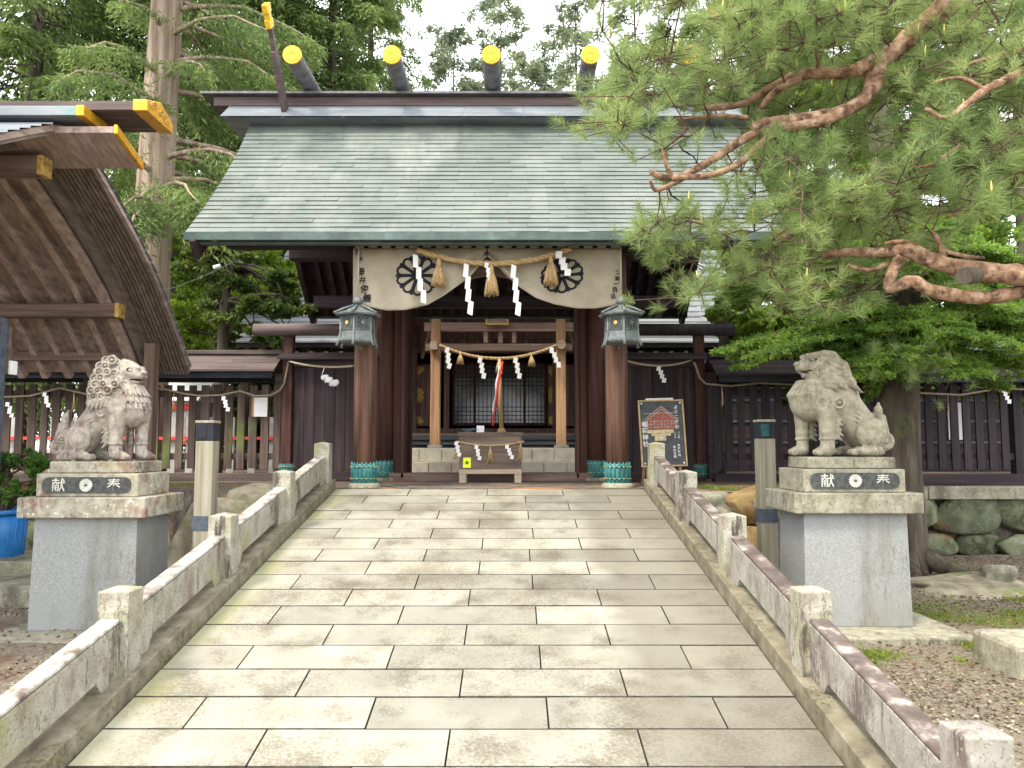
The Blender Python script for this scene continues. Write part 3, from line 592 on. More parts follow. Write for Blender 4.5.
# ================================================================== KOMAINU (signed distance sculpting, meshed with surface nets)
class Sculpt:
    def __init__(s, lo, hi, h):
        s.h = h; s.lo = np.array(lo, float); n = np.ceil((np.array(hi)-s.lo)/h).astype(int)+1
        s.ax = [s.lo[i]+h*np.arange(n[i]) for i in range(3)]; s.d = np.full(n, 0.3, np.float32)
    def _loc(s, c0, c1, pad):
        sl = []
        for i in range(3):
            a = max(0, int((c0[i]-pad-s.lo[i])/s.h)); b = min(len(s.ax[i]), int((c1[i]+pad-s.lo[i])/s.h)+2); 
            if b <= a: return None, None
            sl.append(slice(a, b))
        g = np.meshgrid(*[s.ax[i][sl[i]] for i in range(3)], indexing='ij'); return tuple(sl), np.stack(g, -1)
    def _mix(s, sl, e, k, op):
        a = s.d[sl]
        if op == 'u':
            hh = np.maximum(k-np.abs(a-e), 0)/k; s.d[sl] = np.minimum(a, e)-hh*hh*k*0.25
        else:
            e = -e; hh = np.maximum(k-np.abs(a-e), 0)/k; s.d[sl] = np.maximum(a, e)+hh*hh*k*0.25
    def ell(s, c, r, k=0.02, op='u', R=None):
        c = np.array(c, float); r = np.array(r, float); m = r.max(); sl, g = s._loc(c-m, c+m, k+s.h*3)
        if sl is None: return
        p = g-c
        if R is not None: p = p @ np.array(R)
        k0 = np.sqrt(((p/r)**2).sum(-1)); k1 = np.sqrt(((p/(r*r))**2).sum(-1))+1e-9
        s._mix(sl, np.where(k0 < 1e-6, -r.min(), k0*(k0-1)/k1), k, op)
    def cap(s, a, b, ra, rb, k=0.02, op='u', flat=1.0):
        a = np.array(a, float); b = np.array(b, float); m = max(ra, rb); sl, g = s._loc(np.minimum(a, b)-m, np.maximum(a, b)+m, k+s.h*3)
        if sl is None: return
        p = g-a; ab = b-a; t = np.clip((p@ab)/(ab@ab+1e-12), 0, 1); q = p-t[..., None]*ab
        if flat != 1.0: q = q*np.array([1, flat, 1])
        s._mix(sl, np.sqrt((q**2).sum(-1))-(ra+(rb-ra)*t), k, op)
    def ring(s, c, R, r, ax=1, k=0.006, op='u'):
        c = np.array(c, float); m = R+r; sl, g = s._loc(c-m, c+m, k+s.h*3)
        if sl is None: return
        p = g-c; o = [i for i in range(3) if i != ax]
        q = np.sqrt(p[..., o[0]]**2+p[..., o[1]]**2)-R; s._mix(sl, np.sqrt(q*q+p[..., ax]**2)-r, k, op)
    def mesh(s, noise=0.0):
        d = s.d; n = d.shape
        ins = d < 0
        cx = [ins[i:n[0]-1+i, j:n[1]-1+j, k:n[2]-1+k] for i in (0, 1) for j in (0, 1) for k in (0, 1)]
        su = sum(c.astype(np.int8) for c in cx); act = (su > 0) & (su < 8); idx = -np.ones(act.shape, np.int64); ci = np.argwhere(act); idx[act] = np.arange(len(ci))
        acc = np.zeros((len(ci), 3)); cnt = np.zeros(len(ci))
        corners = [(i, j, k) for i in (0, 1) for j in (0, 1) for k in (0, 1)]
        for a in range(8):
            for b in range(a+1, 8):
                A, B = np.array(corners[a]), np.array(corners[b])
                if abs(A-B).sum() != 1: continue
                pa = ci+A; pb = ci+B; da = d[tuple(pa.T)]; db = d[tuple(pb.T)]; m = (da < 0) != (db < 0)
                t = np.where(m, da/(da-db+1e-12), 0); acc[m] += (pa+(pb-pa)*t[:, None])[m]; cnt[m] += 1
        V = s.lo+s.h*acc/cnt[:, None]; F = []
        for ax in range(3):
            o = [i for i in range(3) if i != ax]
            sa = [slice(None)]*3; sb = [slice(None)]*3; sa[ax] = slice(0, n[ax]-1); sb[ax] = slice(1, n[ax])
            A = ins[tuple(sa)]; B = ins[tuple(sb)]; e = np.argwhere(A != B)
            e = e[(e[:, o[0]] > 0) & (e[:, o[1]] > 0) & (e[:, o[0]] < n[o[0]]-1) & (e[:, o[1]] < n[o[1]]-1)]
            fl = A[tuple(e.T)]
            def gi(du, dv): q = e.copy(); q[:, o[0]] -= du; q[:, o[1]] -= dv; return idx[tuple(q.T)]
            q = np.stack([gi(1, 1), gi(0, 1), gi(0, 0), gi(1, 0)], 1)
            flip = fl if ax != 1 else ~fl
            q[~flip] = q[~flip][:, ::-1]; F.append(q)
        F = np.concatenate(F); F = F[(F >= 0).all(1)]; return V, F

def curl(s, c, R, side=-1, k=0.004):
    """snail curl seen from the side"""
    s.ring(c, R, R*0.34, 1, k); s.ell(c, (R*0.42, R*0.55, R*0.42), k)
def flame(s, a, b, r, k=0.005): s.cap(a, b, r, r*0.25, k)

def lion_left():
    s = Sculpt((-0.44, -0.26, -0.01), (0.44, 0.26, 0.86), 0.005); u = 0.001375
    p = lambda cx, cy, y=0.0: ((cx-480)*u, y, (685-cy)*u)
    s.cap(p(370, 560), p(550, 350), 0.125, 0.145, 0.05); s.ell(p(655, 385), (0.135, 0.145, 0.15), 0.05)
    s.cap(p(600, 350), p(590, 220), 0.16, 0.13, 0.05); s.ell(p(540, 250, 0.0), (0.165, 0.165, 0.20), 0.03)
    s.ell(p(618, 165), (0.122, 0.125, 0.108), 0.02); s.ell(p(676, 176), (0.062, 0.090, 0.056), 0.02); s.ell(p(668, 218), (0.056, 0.072, 0.026), 0.008)
    for y in (-1, 1): s.ell(p(700, 184, y*0.036), (0.036, 0.042, 0.030), 0.008)
    s.ell(p(700, 206), (0.07, 0.11, 0.0075), 0.005, 's'); s.ell(p(722, 160), (0.020, 0.040, 0.020), 0.008)
    for y in (-1, 1):
        s.ell(p(662, 152, y*0.088), (0.032, 0.020, 0.020), 0.006, 's'); s.ell(p(664, 152, y*0.080), (0.018, 0.016, 0.016), 0.003)
        s.cap(p(620, 122, y*0.085), p(698, 136, y*0.040), 0.027, 0.022, 0.008)
        s.ell(p(722, 168, y*0.022), (0.008, 0.009, 0.007), 0.003, 's')
        s.cap(p(550, 130, y*0.085), p(508, 96, y*0.10), 0.030, 0.010, 0.008); s.ell(p(535, 112, y*0.115), (0.028, 0.012, 0.012), 0.004, 's')
        # cheek and whisker curls
        curl(s, p(612, 215, y*0.125), 0.030); curl(s, p(645, 238, y*0.10), 0.026); curl(s, p(590, 172, y*0.128), 0.028); curl(s, p(672, 246, y*0.05), 0.022)
        # haunch, hind foot
        s.ell(p(395, 560, y*0.135), (0.105, 0.065, 0.11), 0.012); s.cap(p(330, 650, y*0.15), p(450, 655, y*0.15), 0.040, 0.034, 0.02)
        for q in (-0.034, 0, 0.034): s.ell(p(478, 662, y*0.15+q), (0.032, 0.019, 0.026), 0.004)
        curl(s, p(305, 560, y*0.13), 0.028); curl(s, p(315, 610, y*0.145), 0.024); curl(s, p(350, 520, y*0.175), 0.02)
    # front legs, near one a little behind the far one
    for (x, y, r) in ((610, -0.10, 0.068), (695, 0.085, 0.062)):
        s.cap(p(x, 400, y), p(x-5, 560, y), r, r*0.74, 0.03); s.cap(p(x-5, 560, y), p(x, 645, y), r*0.72, r*0.72, 0.02)
        s.ring(p(x-4, 585, y), r*0.72, 0.010, 2, 0.006)
        s.ell(p(x+25, 655, y), (0.062, 0.052, 0.036), 0.02)
        for q in (-0.036, -0.012, 0.012, 0.036): s.ell(p(x+60-abs(q)*200, 662, y+q), (0.028, 0.013, 0.024), 0.004)
        for j in range(6):
            flame(s, p(x-60, 440+j*28, y-0.02*(1 if y < 0 else -1)*-1), p(x-92+(j % 2)*8, 470+j*28, y), 0.022)
        curl(s, p(x-85, 400, y+(-0.035 if y < 0 else 0.035)), 0.034)
    # tail
    s.cap(p(320, 650), p(240, 665), 0.035, 0.026, 0.01); s.ring(p(228, 605), 0.045, 0.024, 1, 0.006); s.ell(p(228, 600), (0.026, 0.035, 0.026), 0.004)
    s.cap(p(225, 570), p(238, 470), 0.034, 0.020, 0.008); s.cap(p(262, 570), p(262, 425), 0.036, 0.028, 0.006); s.cap(p(262, 430), p(280, 388), 0.026, 0.008, 0.006)
    s.cap(p(295, 540), p(310, 450), 0.024, 0.010, 0.006)
    for j in range(4): s.cap(p(262+j*12, 470+j*5, -0.05), p(262+j*10, 590, -0.05), 0.004, 0.005, 0.004, 's')
    # mane of snail curls, wrapped round the neck and back of the head
    R = random.Random(2)
    for cz in range(8):
        for k in range(13):
            th = 2*math.pi*k/13+(cz % 2)*0.24+0.1; x = 532+cz*6; y = 345-cz*36
            rr = 0.172*math.sqrt(max(0.16, 1-((cz-2.6)/6.0)**2)); cx = math.cos(th)*rr; cy = math.sin(th)*rr
            if cz > 3 and cx > 0.03: continue
            c = np.array(p(x, y, cy)); c[0] += cx; r = R.uniform(0.024, 0.033)
            if abs(cy) > abs(cx)*0.7: curl(s, c, r)
            else: s.ring(c, r, r*0.36, 0, 0.004); s.ell(c, (r*0.5, r*0.42, r*0.42), 0.004)
    for row in range(3):   # locks falling over the chest
        for k in range(11):
            a = (k-5)*0.27+(row % 2)*0.12; cx_, sy = math.cos(a), math.sin(a); rr = 0.135+row*0.008
            s.cap((p(640, 0)[0]+(rr-0.055+row*0.012)*cx_, (rr-0.03)*1.02*sy, p(0, 248+row*38)[2]), (p(650, 0)[0]+rr*cx_, (rr+.006)*1.04*sy, p(0, 300+row*40)[2]), 0.024, 0.008, 0.004)
    for k in range(5):     # locks down the near and far shoulder
        for y in (-1, 1): s.cap(p(470+k*26, 345-k*6, y*0.155), p(452+k*27, 395-k*6, y*0.165), 0.022, 0.007, 0.004)
    for j in range(9):   # spine ridge and ribs
        s.ell(p(455-j*15, 330+j*26, 0), (0.022, 0.016, 0.022), 0.008)
    for j in range(5):
        for y in (-1, 1): s.cap(p(430+j*16, 440+j*14, y*0.125), p(500+j*10, 400+j*22, y*0.155), 0.005, 0.005, 0.008, 's')
    # crown tuft
    s.cap(p(585, 105), p(640, 100), 0.028, 0.018, 0.01); s.cap(p(600, 95), p(625, 88), 0.016, 0.01, 0.01)
    return s

def lion_right():
    s = Sculpt((-0.44, -0.26, -0.01), (0.44, 0.26, 0.88), 0.005); u = 0.00122
    q = lambda cx, cy, y=0.0: ((cx-450)*u, y, (735-cy)*u)
    s.cap(q(600, 590), q(430, 380), 0.125, 0.15, 0.05); s.ell(q(262, 400), (0.135, 0.15, 0.14), 0.05); s.ell(q(215, 400, 0), (0.09, 0.12, 0.10), 0.03)
    s.cap(q(330, 380), q(350, 190), 0.15, 0.12, 0.05); s.cap(q(370, 160), q(440, 330), 0.12, 0.14, 0.04); s.cap(q(430, 220), q(520, 350), 0.06, 0.05, 0.03)
    s.ell(q(315, 160), (0.125, 0.115, 0.105), 0.02); s.cap(q(275, 165), q(222, 170), 0.075, 0.055, 0.02, flat=0.75); s.ell(q(183, 152), (0.022, 0.034, 0.02), 0.008)
    s.cap(q(290, 222), q(232, 222), 0.040, 0.026, 0.008, flat=0.75)
    s.cap(q(180, 202, -0.02), q(285, 205, -0.02), 0.008, 0.010, 0.005, 's', flat=0.08); s.ell(q(245, 198, 0), (0.03, 0.09, 0.005), 0.004, 's')
    for y in (-1, 1):
        s.ell(q(262, 130, y*0.08), (0.034, 0.026, 0.016), 0.006, 's'); s.ell(q(264, 131, y*0.075), (0.019, 0.018, 0.014), 0.003)
        s.cap(q(238, 106, y*0.045), q(300, 96, y*0.088), 0.024, 0.024, 0.010); s.cap(q(335, 92, y*0.088), q(388, 98, y*0.095), 0.030, 0.024, 0.008); s.ell(q(375, 102, y*0.122), (0.022, 0.010, 0.012), 0.004, 's'); curl(s, q(300, 215, y*0.105), 0.026); curl(s, q(345, 245, y*0.125), 0.026)
        s.ring(q(335, 175, y*0.112), 0.046, 0.017, 1, 0.005); s.ell(q(190, 160, y*0.022), (0.007, 0.009, 0.007), 0.003, 's')
        # swept mane locks
        for (a, b, c, d, r) in ((360, 150, 480, 230, .030), (370, 190, 510, 280, .032), (375, 230, 545, 340, .034), (370, 270, 470, 340, .03), (345, 250, 410, 320, .028), (330, 280, 410, 350, .024), (395, 130, 480, 225, .026)):
            s.cap(q(a, b, y*0.118), q((a+c)/2, (b+d)/2-8, y*0.150), r, r*0.95, 0.004); s.cap(q((a+c)/2, (b+d)/2-8, y*0.150), q(c, d, y*0.135), r*0.95, 0.006, 0.004)
            s.cap(q(a+15, b+2, y*0.150), q((a+c)/2+10, (b+d)/2-4, y*0.182), 0.006, 0.006, 0.003, 's')
        s.ell(q(590, 590, y*0.135), (0.112, 0.066, 0.118), 0.012); s.cap(q(620, 700, y*0.15), q(500, 700, y*0.15), 0.040, 0.034, 0.02)
        for w in (-0.034, 0, 0.034): s.ell(q(470, 706, y*0.15+w), (0.032, 0.019, 0.026), 0.004)
        curl(s, q(620, 590, y*0.185), 0.024); curl(s, q(640, 640, y*0.16), 0.02); curl(s, q(560, 530, y*0.15), 0.022); curl(s, q(640, 540, y*0.14), 0.022)
    for (x, y, r) in ((330, -0.10, 0.072), (232, 0.085, 0.062)):
        s.cap(q(x, 430, y), q(x, 590, y), r, r*0.76, 0.03); s.cap(q(x, 590, y), q(x, 690, y), r*0.72, r*0.72, 0.02); s.ring(q(x, 625, y), r*0.73, 0.010, 2, 0.006)
        s.ell(q(x-25, 700, y), (0.064, 0.054, 0.038), 0.02)
        for w in (-0.038, -0.013, 0.013, 0.038): s.ell(q(x-68+abs(w)*200, 708, y+w), (0.029, 0.014, 0.026), 0.004)
        for j in range(6): flame(s, q(x+55, 450+j*32, y), q(x+98-(j % 2)*8, 485+j*30, y), 0.024)
        curl(s, q(x+62, 405, y+(-0.055 if y < 0 else 0.055)), 0.036)
    # chest fluff and collar
    for k in range(11):
        a = (k-5)*0.28; ca_, sa_ = math.cos(a), math.sin(a); X0 = q(255, 0)[0]
        s.cap((X0-0.075*ca_, 0.10*sa_, q(0, 270)[2]), (X0-0.135*ca_, 0.150*sa_, q(0, 350)[2]), 0.020, 0.026, 0.004); s.cap((X0-0.135*ca_, 0.150*sa_, q(0, 350)[2]), (X0-0.118*ca_, 0.140*sa_, q(0, 440)[2]), 0.025, 0.008, 0.004)
    s.cap(q(250, 262, -0.08), q(330, 300, -0.14), 0.02, 0.016, 0.006); s.cap(q(250, 262, 0.08), q(330, 300, 0.14), 0.02, 0.016, 0.006)
    for j in range(9): s.ell(q(505+j*15, 330+j*28, 0), (0.026, 0.018, 0.024), 0.008)
    for j in range(5):
        for y in (-1, 1): s.cap(q(560-j*16, 470+j*20, y*0.12), q(470-j*10, 430+j*24, y*0.155), 0.005, 0.005, 0.008, 's')
    # tail
    s.cap(q(640, 690), q(700, 705), 0.04, 0.028, 0.01); s.ring(q(725, 640), 0.048, 0.026, 1, 0.006); s.ell(q(725, 640), (0.026, 0.038, 0.026), 0.004)
    s.cap(q(728, 600), q(718, 490), 0.036, 0.024, 0.006); s.cap(q(692, 590), q(690, 440), 0.040, 0.032, 0.006); s.cap(q(690, 450), q(694, 400), 0.03, 0.010, 0.006); s.cap(q(655, 560), q(650, 465), 0.028, 0.012, 0.006)
    for j in range(4): s.cap(q(655+j*14, 470+j*12, -0.05), q(660+j*12, 590, -0.05), 0.004, 0.005, 0.004, 's')
    return s

def place_lion(fn, at, m, label, plm, xoff=0.0, sc=1.0):
    t = thing('lion_statue', at, label, 'guardian lion statue')
    mb = MB(); mb.box((at[0]+0.01, at[1], at[2]+0.047), (0.69, 0.44, 0.09)); mb.build('plinth', plm, t, bevel=0.01)
    V, F = fn().mesh(); V = V*sc+np.array([at[0]+xoff, at[1], at[2]+0.094])
    np_mesh('body', V, F, m, t, smooth=True)
place_lion(lion_left, pl_, M['lionstone_pink'], 'weathered pinkish stone guardian lion with curled mane facing right on the left pedestal', M['oldstone'], -0.055)
place_lion(lion_right, pr_, M['lionstone'], 'grey-beige stone guardian lion with swept mane facing left on the right pedestal', M['oldstone_clean'], 0.025, 1.06)

# ================================================================== THE GATE
gate = thing('shrine_gate', (C, 10.7, T), 'dark timber shrine gate with grey-green copper roof and golden ridge ornaments', 'gate')
prof = [(8.20, 4.345), (8.75, 4.82), (9.35, 5.39), (9.95, 5.99), (10.5, 6.585)]
YC = 10.75
def lerp_prof(pr, u):
    L = [0]
    for a, b in zip(pr[:-1], pr[1:]): L.append(L[-1]+math.hypot(b[0]-a[0], b[1]-a[1]))
    d = u*L[-1]
    for i in range(len(pr)-1):
        if d <= L[i+1]+1e-9:
            f = (d-L[i])/(L[i+1]-L[i]); return pr[i][0]+(pr[i+1][0]-pr[i][0])*f, pr[i][1]+(pr[i+1][1]-pr[i][1])*f
    return pr[-1]
def half(u): return 3.30+0.12*u*u   # half width of the roof from eave to ridge
def roof_side(mirror, rows, name):
    mb = MB(); R = random.Random(8)
    for j in range(rows):
        u0, u1 = j/rows, (j+1)/rows; (ya, za), (yb, zb) = lerp_prof(prof, u0), lerp_prof(prof, u1)
        L = math.hypot(yb-ya, zb-za); nrm = (-(zb-za)/L, (yb-ya)/L)
        x = -half(u0)-(0.25 if j % 2 else 0.0)*0.0; n = 15; w = 2*half(u0)/n; off = (0.5*w if j % 2 else 0)
        xs = [-half(u0)]+[v for v in [-half(u0)+off+w*k+R.uniform(-.03, .03) for k in range(0, n+1)] if -half(u0)+.1 < v < half(u0)-.1]+[half(u0)]
        for a, b in zip(xs[:-1], xs[1:]):
            a += 0.0012; b -= 0.0012; t0 = 0.016+R.uniform(-.004, .004); t1 = 0.002+R.uniform(0, .002); vv = []
            for (yy, zz, tt) in ((ya-nrm[1]*0.012, za+nrm[0]*0.012, t0), (yb, zb, t1)):
                for xx in (a, b): vv.append((C+xx, yy+nrm[0]*tt, zz+nrm[1]*tt))
            for xx in (a, b): vv.append((C+xx, ya-nrm[1]*0.012, za+nrm[0]*0.012-0.003))
            if mirror: vv = [(p[0], 2*YC-p[1], p[2]) for p in vv]
            mb.add(vv, [(0, 1, 3, 2), (4, 5, 1, 0)] if not mirror else [(0, 2, 3, 1), (4, 0, 1, 5)])
    return mb
roof = roof_side(False, 27, 'roof').build('roof', M['copper_roof'], gate)
m2 = roof_side(True, 12, 'roof'); m2.build('rear_slope', M['copper_roof'], roof)
# solid roof deck under the copper, with edge fascia
mb = MB(); pr2 = [(lerp_prof(prof, k/10)) for k in range(11)]
for mir in (0, 1):
    rows = []
    for off in (-0.005, -0.085):
        row = []
        for k in range(11):
            y, z = pr2[k]
            if mir: y = 2*YC-y
            row.append((y, z+off, half(k/10)))
        rows.append(row)
    for sx in (-1, 1):
        mb.sheet([[(C+sx*r[2], r[0], r[1]) for r in rows[0]], [(C+sx*r[2], r[0], r[1]) for r in rows[1]]], False)
    mb.sheet([[(C-r[2], r[0], r[1]) for r in rows[1]], [(C+r[2], r[0], r[1]) for r in rows[1]]], False)
    mb.sheet([[(C-r[2], r[0], r[1]) for r in rows[0]], [(C+r[2], r[0], r[1]) for r in rows[0]]], False)
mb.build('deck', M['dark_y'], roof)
for mir in (0, 1):
    mb = MB(); y, z = 8.20, 4.345; y = 2*YC-y if mir else y
    mb.box((C, y, z-0.045), (2*half(0)+0.02, 0.05, 0.088)); mb.box((C, y+(0.10 if not mir else -0.10), z-0.100), (2*half(0)-0.1, 0.07, 0.03))
    mb.build('fascia', M['copper_edge'], roof)
# rafters under both slopes
def rafters(mirror):
    mb = MB()
    n = 31
    for k in range(n):
        x = -2.95+5.9*k/(n-1)
        pts = [lerp_prof(prof, u) for u in (0.03, 0.35, 0.7, 0.97)]
        for a, b in zip(pts[:-1], pts[1:]):
            ya, za, yb, zb = a[0], a[1]-0.135, b[0], b[1]-0.135
            if mirror: ya, yb = 2*YC-ya, 2*YC-yb
            mb.beam((C+x, ya, za), (C+x, yb, zb), 0.075, 0.095)
    return mb
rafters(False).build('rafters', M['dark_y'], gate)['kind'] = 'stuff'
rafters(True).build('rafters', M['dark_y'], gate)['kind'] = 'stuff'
mb = MB()    # purlins and cross beams
for y, z in ((8.8, 4.52), (12.7, 4.52), (10.75, 6.35)): mb.box((C, y, z-0.10), (6.1, 0.16, 0.20))
for y in (9.7, 11.8): mb.box((C, y, 5.35), (6.1, 0.14, 0.18))
mb.build('purlins', M['dark_x'], gate, bevel=0.006)
for sx in (-1, 1):
    for mir in (0, 1):
        mb = MB()
        pts = [lerp_prof(prof, u) for u in (0.0, 0.25, 0.5, 0.75, 1.0)]
        for i, (a, b) in enumerate(zip(pts[:-1], pts[1:])):
            ya, yb = (2*YC-a[0], 2*YC-b[0]) if mir else (a[0], b[0])
            mb.beam((C+sx*(3.20-0.002*i), ya, a[1]-0.20), (C+sx*(3.20-0.002*i), yb, b[1]-0.20), 0.055, 0.22)
        mb.build('bargeboard', M['dark_y'], gate)
mb = MB()
mb = MB()    # tie beams, in the main plane
mb.box((C, 10.6, 4.75), (5.7, 0.2, 0.26)); mb.box((C, 10.6, 5.6), (0.25, 0.2, 1.4))
for sx in (-1, 1):
    mb.box((C+sx*1.5, 10.75, 4.42), (0.16, 3.9, 0.18))
mb.build('tie_beams', M['dark_x'], gate, bevel=0.006)
mb = MB()    # carved brace above the opening
mb.prism([(C-0.42, 8.86, 4.02), (C-0.25, 8.86, 4.11), (C-0.12, 8.86, 4.24), (C, 8.86, 4.28), (C+0.12, 8.86, 4.24), (C+0.25, 8.86, 4.11), (C+0.42, 8.86, 4.02), (C+0.25, 8.86, 3.98), (C, 8.86, 4.03), (C-0.25, 8.86, 3.98)], (0, 0.07, 0))
mb.build('carved_brace', M['brown_x'], gate, bevel=0.008)
mb = MB(); mb.box((C, 8.80, 4.30), (3.3, 0.15, 0.16)); mb.build('front_beam', M['dark_x'], gate, bevel=0.006)
# ridge
ridge_mb = MB(); ridge_mb.box((C, YC, 6.55), (6.80, 0.62, 0.14)); ridge = ridge_mb.build('ridge', M['ridge_wood'], gate, bevel=0.006)
mb = MB(); R = random.Random(4)
for mir in (0, 1):
    for j in range(5):
        u0, u1 = j/5, (j+1)/5; n = 9; ya, yb = 10.15+0.36*u0, 10.15+0.36*u1; za, zb = 6.51+0.31*u0, 6.51+0.31*u1
        for k in range(n):
            a = C-3.72+7.44*(k+0.5*(j % 2)*0)/n; b = a+7.44/n-0.004
            vv = [(a, ya-.01, za+.012), (b, ya-.01, za+.012), (b, yb, zb+.003), (a, yb, zb+.003), (a, ya-.01, za-.004), (b, ya-.01, za-.004)]
            if mir: vv = [(p[0], 2*YC-p[1], p[2]) for p in vv]
            mb.add(vv, [(0, 1, 2, 3), (4, 5, 1, 0)])
mb.prism([(C-3.70, 10.17, 6.495), (C-3.70, 2*YC-10.17, 6.495), (C-3.70, 2*YC-10.5, 6.79), (C-3.70, 10.5, 6.79)], (7.40, 0, 0))
mb.build('copper_skirt', M['copper_grey'], ridge)
mb = MB(); mb.box((C, YC, 6.845), (7.86, 0.66, 0.13)); mb.build('ridge_beam', M['ridge_wood'], ridge, bevel=0.006)
mb = MB(); mb.box((C, YC, 6.928), (8.16, 0.86, 0.032)); mb.box((C, YC, 6.958), (8.08, 0.72, 0.026)); mb.build('ridge_cap', M['log_metal'], ridge)
# ridge logs with golden end discs
for x in (-2.60, -1.31, -0.02, 1.27, 2.56):
    mb = MB(); z = 7.085; mb.cyl((C+x, 9.62, z), (C+x, 11.88, z), 0.112, 28); lg = mb.build('ridge_log', M['log_metal'], gate)
    for ye, s_ in ((9.62, -1), (11.88, 1)):
        mb = MB(); mb.cyl((C+x, ye, z), (C+x, ye+s_*0.035, z), 0.121, 32); mb.cyl((C+x, ye+s_*0.035, z), (C+x, ye+s_*0.042, z), 0.100, 32); mon(mb, (C+x, ye+s_*0.044, z), 0.085, 16, 0.004)
        mb.build('end_disc', M['yellow_cap'], lg)
# crossed finials
for sx, x in ((-1, -2.85), (1, 2.85)):
    for mir in (0, 1):
        xx = C+x+(0.045 if mir else -0.045); yf = lambda y: (2*YC-y if mir else y)
        a, b = Vector((xx, yf(10.35), 6.62)), Vector((xx, yf(9.40), 7.66)); d = b-a
        mb = MB(); mb.beam(a, a+d*0.80, 0.06, 0.17, up=(1, 0, 0)) if False else None
        w = Vector((0, d.z, -d.y)).normalized()*0.085
        def plank(m_, f0, f1, k=1.0, th=0.06):
            p0, p1 = a+d*f0, a+d*f1; m_.prism([p0-w*k+Vector((-th/2, 0, 0)), p1-w*k+Vector((-th/2, 0, 0)), p1+w*k+Vector((-th/2, 0, 0)), p0+w*k+Vector((-th/2, 0, 0))], (th, 0, 0))
        plank(mb, 0, 0.60); plank(mb, 0.601, 0.80, 0.42); f = mb.build('finial', M['ridge_wood'], gate, bevel=0.004)
        mb = MB(); plank(mb, 0.80, 0.87, 1.06, 0.07); plank(mb, 0.87, 0.93, 0.6, 0.07); plank(mb, 0.93, 1.0, 1.06, 0.07); mb.build('gilded_tip', M['yellow_cap'], f, bevel=0.003)
# front columns with stone bases and copper collars
def collar(x, y, z0, r, h, par):
    mb = MB(); mb.lathe((x, y, z0), [(r+0.004, 0), (r+0.010, 0.005), (r+0.010, h*0.93), (r+0.004, h*0.95)], 24)
    n = 18
    for k in range(n):
        a = 2*math.pi*(k+.5)/n; cx, cy = x+(r+0.012)*math.cos(a), y+(r+0.012)*math.sin(a)
        mb.tube([(cx, cy, z0), (cx, cy, z0+h*0.96), (cx, cy, z0+h*1.04)], [0.010, 0.010, 0.002], 6)
    for zz in (0.22, 0.78): mb.lathe((x, y, z0+h*zz), [(r+0.021, 0), (r+0.024, 0.006), (r+0.021, 0.012)], 24)
    c_ = mb.build('collar', M['verdigris'], par)
    mb = MB()
    for zz in (0.235, 0.79):
        for k in range(n):
            a = 2*math.pi*(k+.5)/n; mb.cyl((x+(r+0.020)*math.cos(a), y+(r+0.020)*math.sin(a), z0+h*zz), (x+(r+0.029)*math.cos(a), y+(r+0.029)*math.sin(a), z0+h*zz), 0.008, 6)
    mb.build('studs', M['gold_dull'], c_)
for sx, px in ((-1, 364.0), (1, 617.5)):
    x = P(px, 480, 8.8).x
    mb = MB(); mb.lathe((x, 8.8, T-0.02), [(0.19, 0), (0.19, 0.05), (0.165, 0.085), (0.14, 0.09)], 24); mb.build('base_stone', M['oldstone_clean'], gate)
    mb = MB(); mb.lathe((x, 8.8, T+0.06), [(0.128, 0), (0.128, 1.3), (0.124, 2.75)], 28); cb = mb.build('column', M['pillar_wood'], gate)
    collar(x, 8.8, T+0.062, 0.128, 0.235, cb)
for sx, px in ((-1, 382.5), (1, 598.0)):
    x = P(px, 478, 10.6).x
    mb = MB(); mb.lathe((x, 10.6, T), [(0.22, 0), (0.22, 0.04), (0.19, 0.06)], 24); mb.build('base_stone', M['oldstone_clean'], gate)
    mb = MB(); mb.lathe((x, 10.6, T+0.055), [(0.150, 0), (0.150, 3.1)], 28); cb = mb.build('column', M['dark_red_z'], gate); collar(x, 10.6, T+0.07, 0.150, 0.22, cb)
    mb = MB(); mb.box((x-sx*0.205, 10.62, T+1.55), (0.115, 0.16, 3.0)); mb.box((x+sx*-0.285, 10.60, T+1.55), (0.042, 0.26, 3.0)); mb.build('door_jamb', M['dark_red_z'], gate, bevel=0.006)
for sx in (-1, 1):     # rear posts
    mb = MB(); mb.cyl((C+sx*1.5, 12.6, T), (C+sx*1.5, 12.6, T+2.8), 0.12, 20); mb.build('column', M['dark_red_z'], gate)
mb = MB(); mb.box((C, 10.6, T+0.06), (2.85, 0.26, 0.12)); mb.build('threshold', M['brown_x'], gate, bevel=0.01)

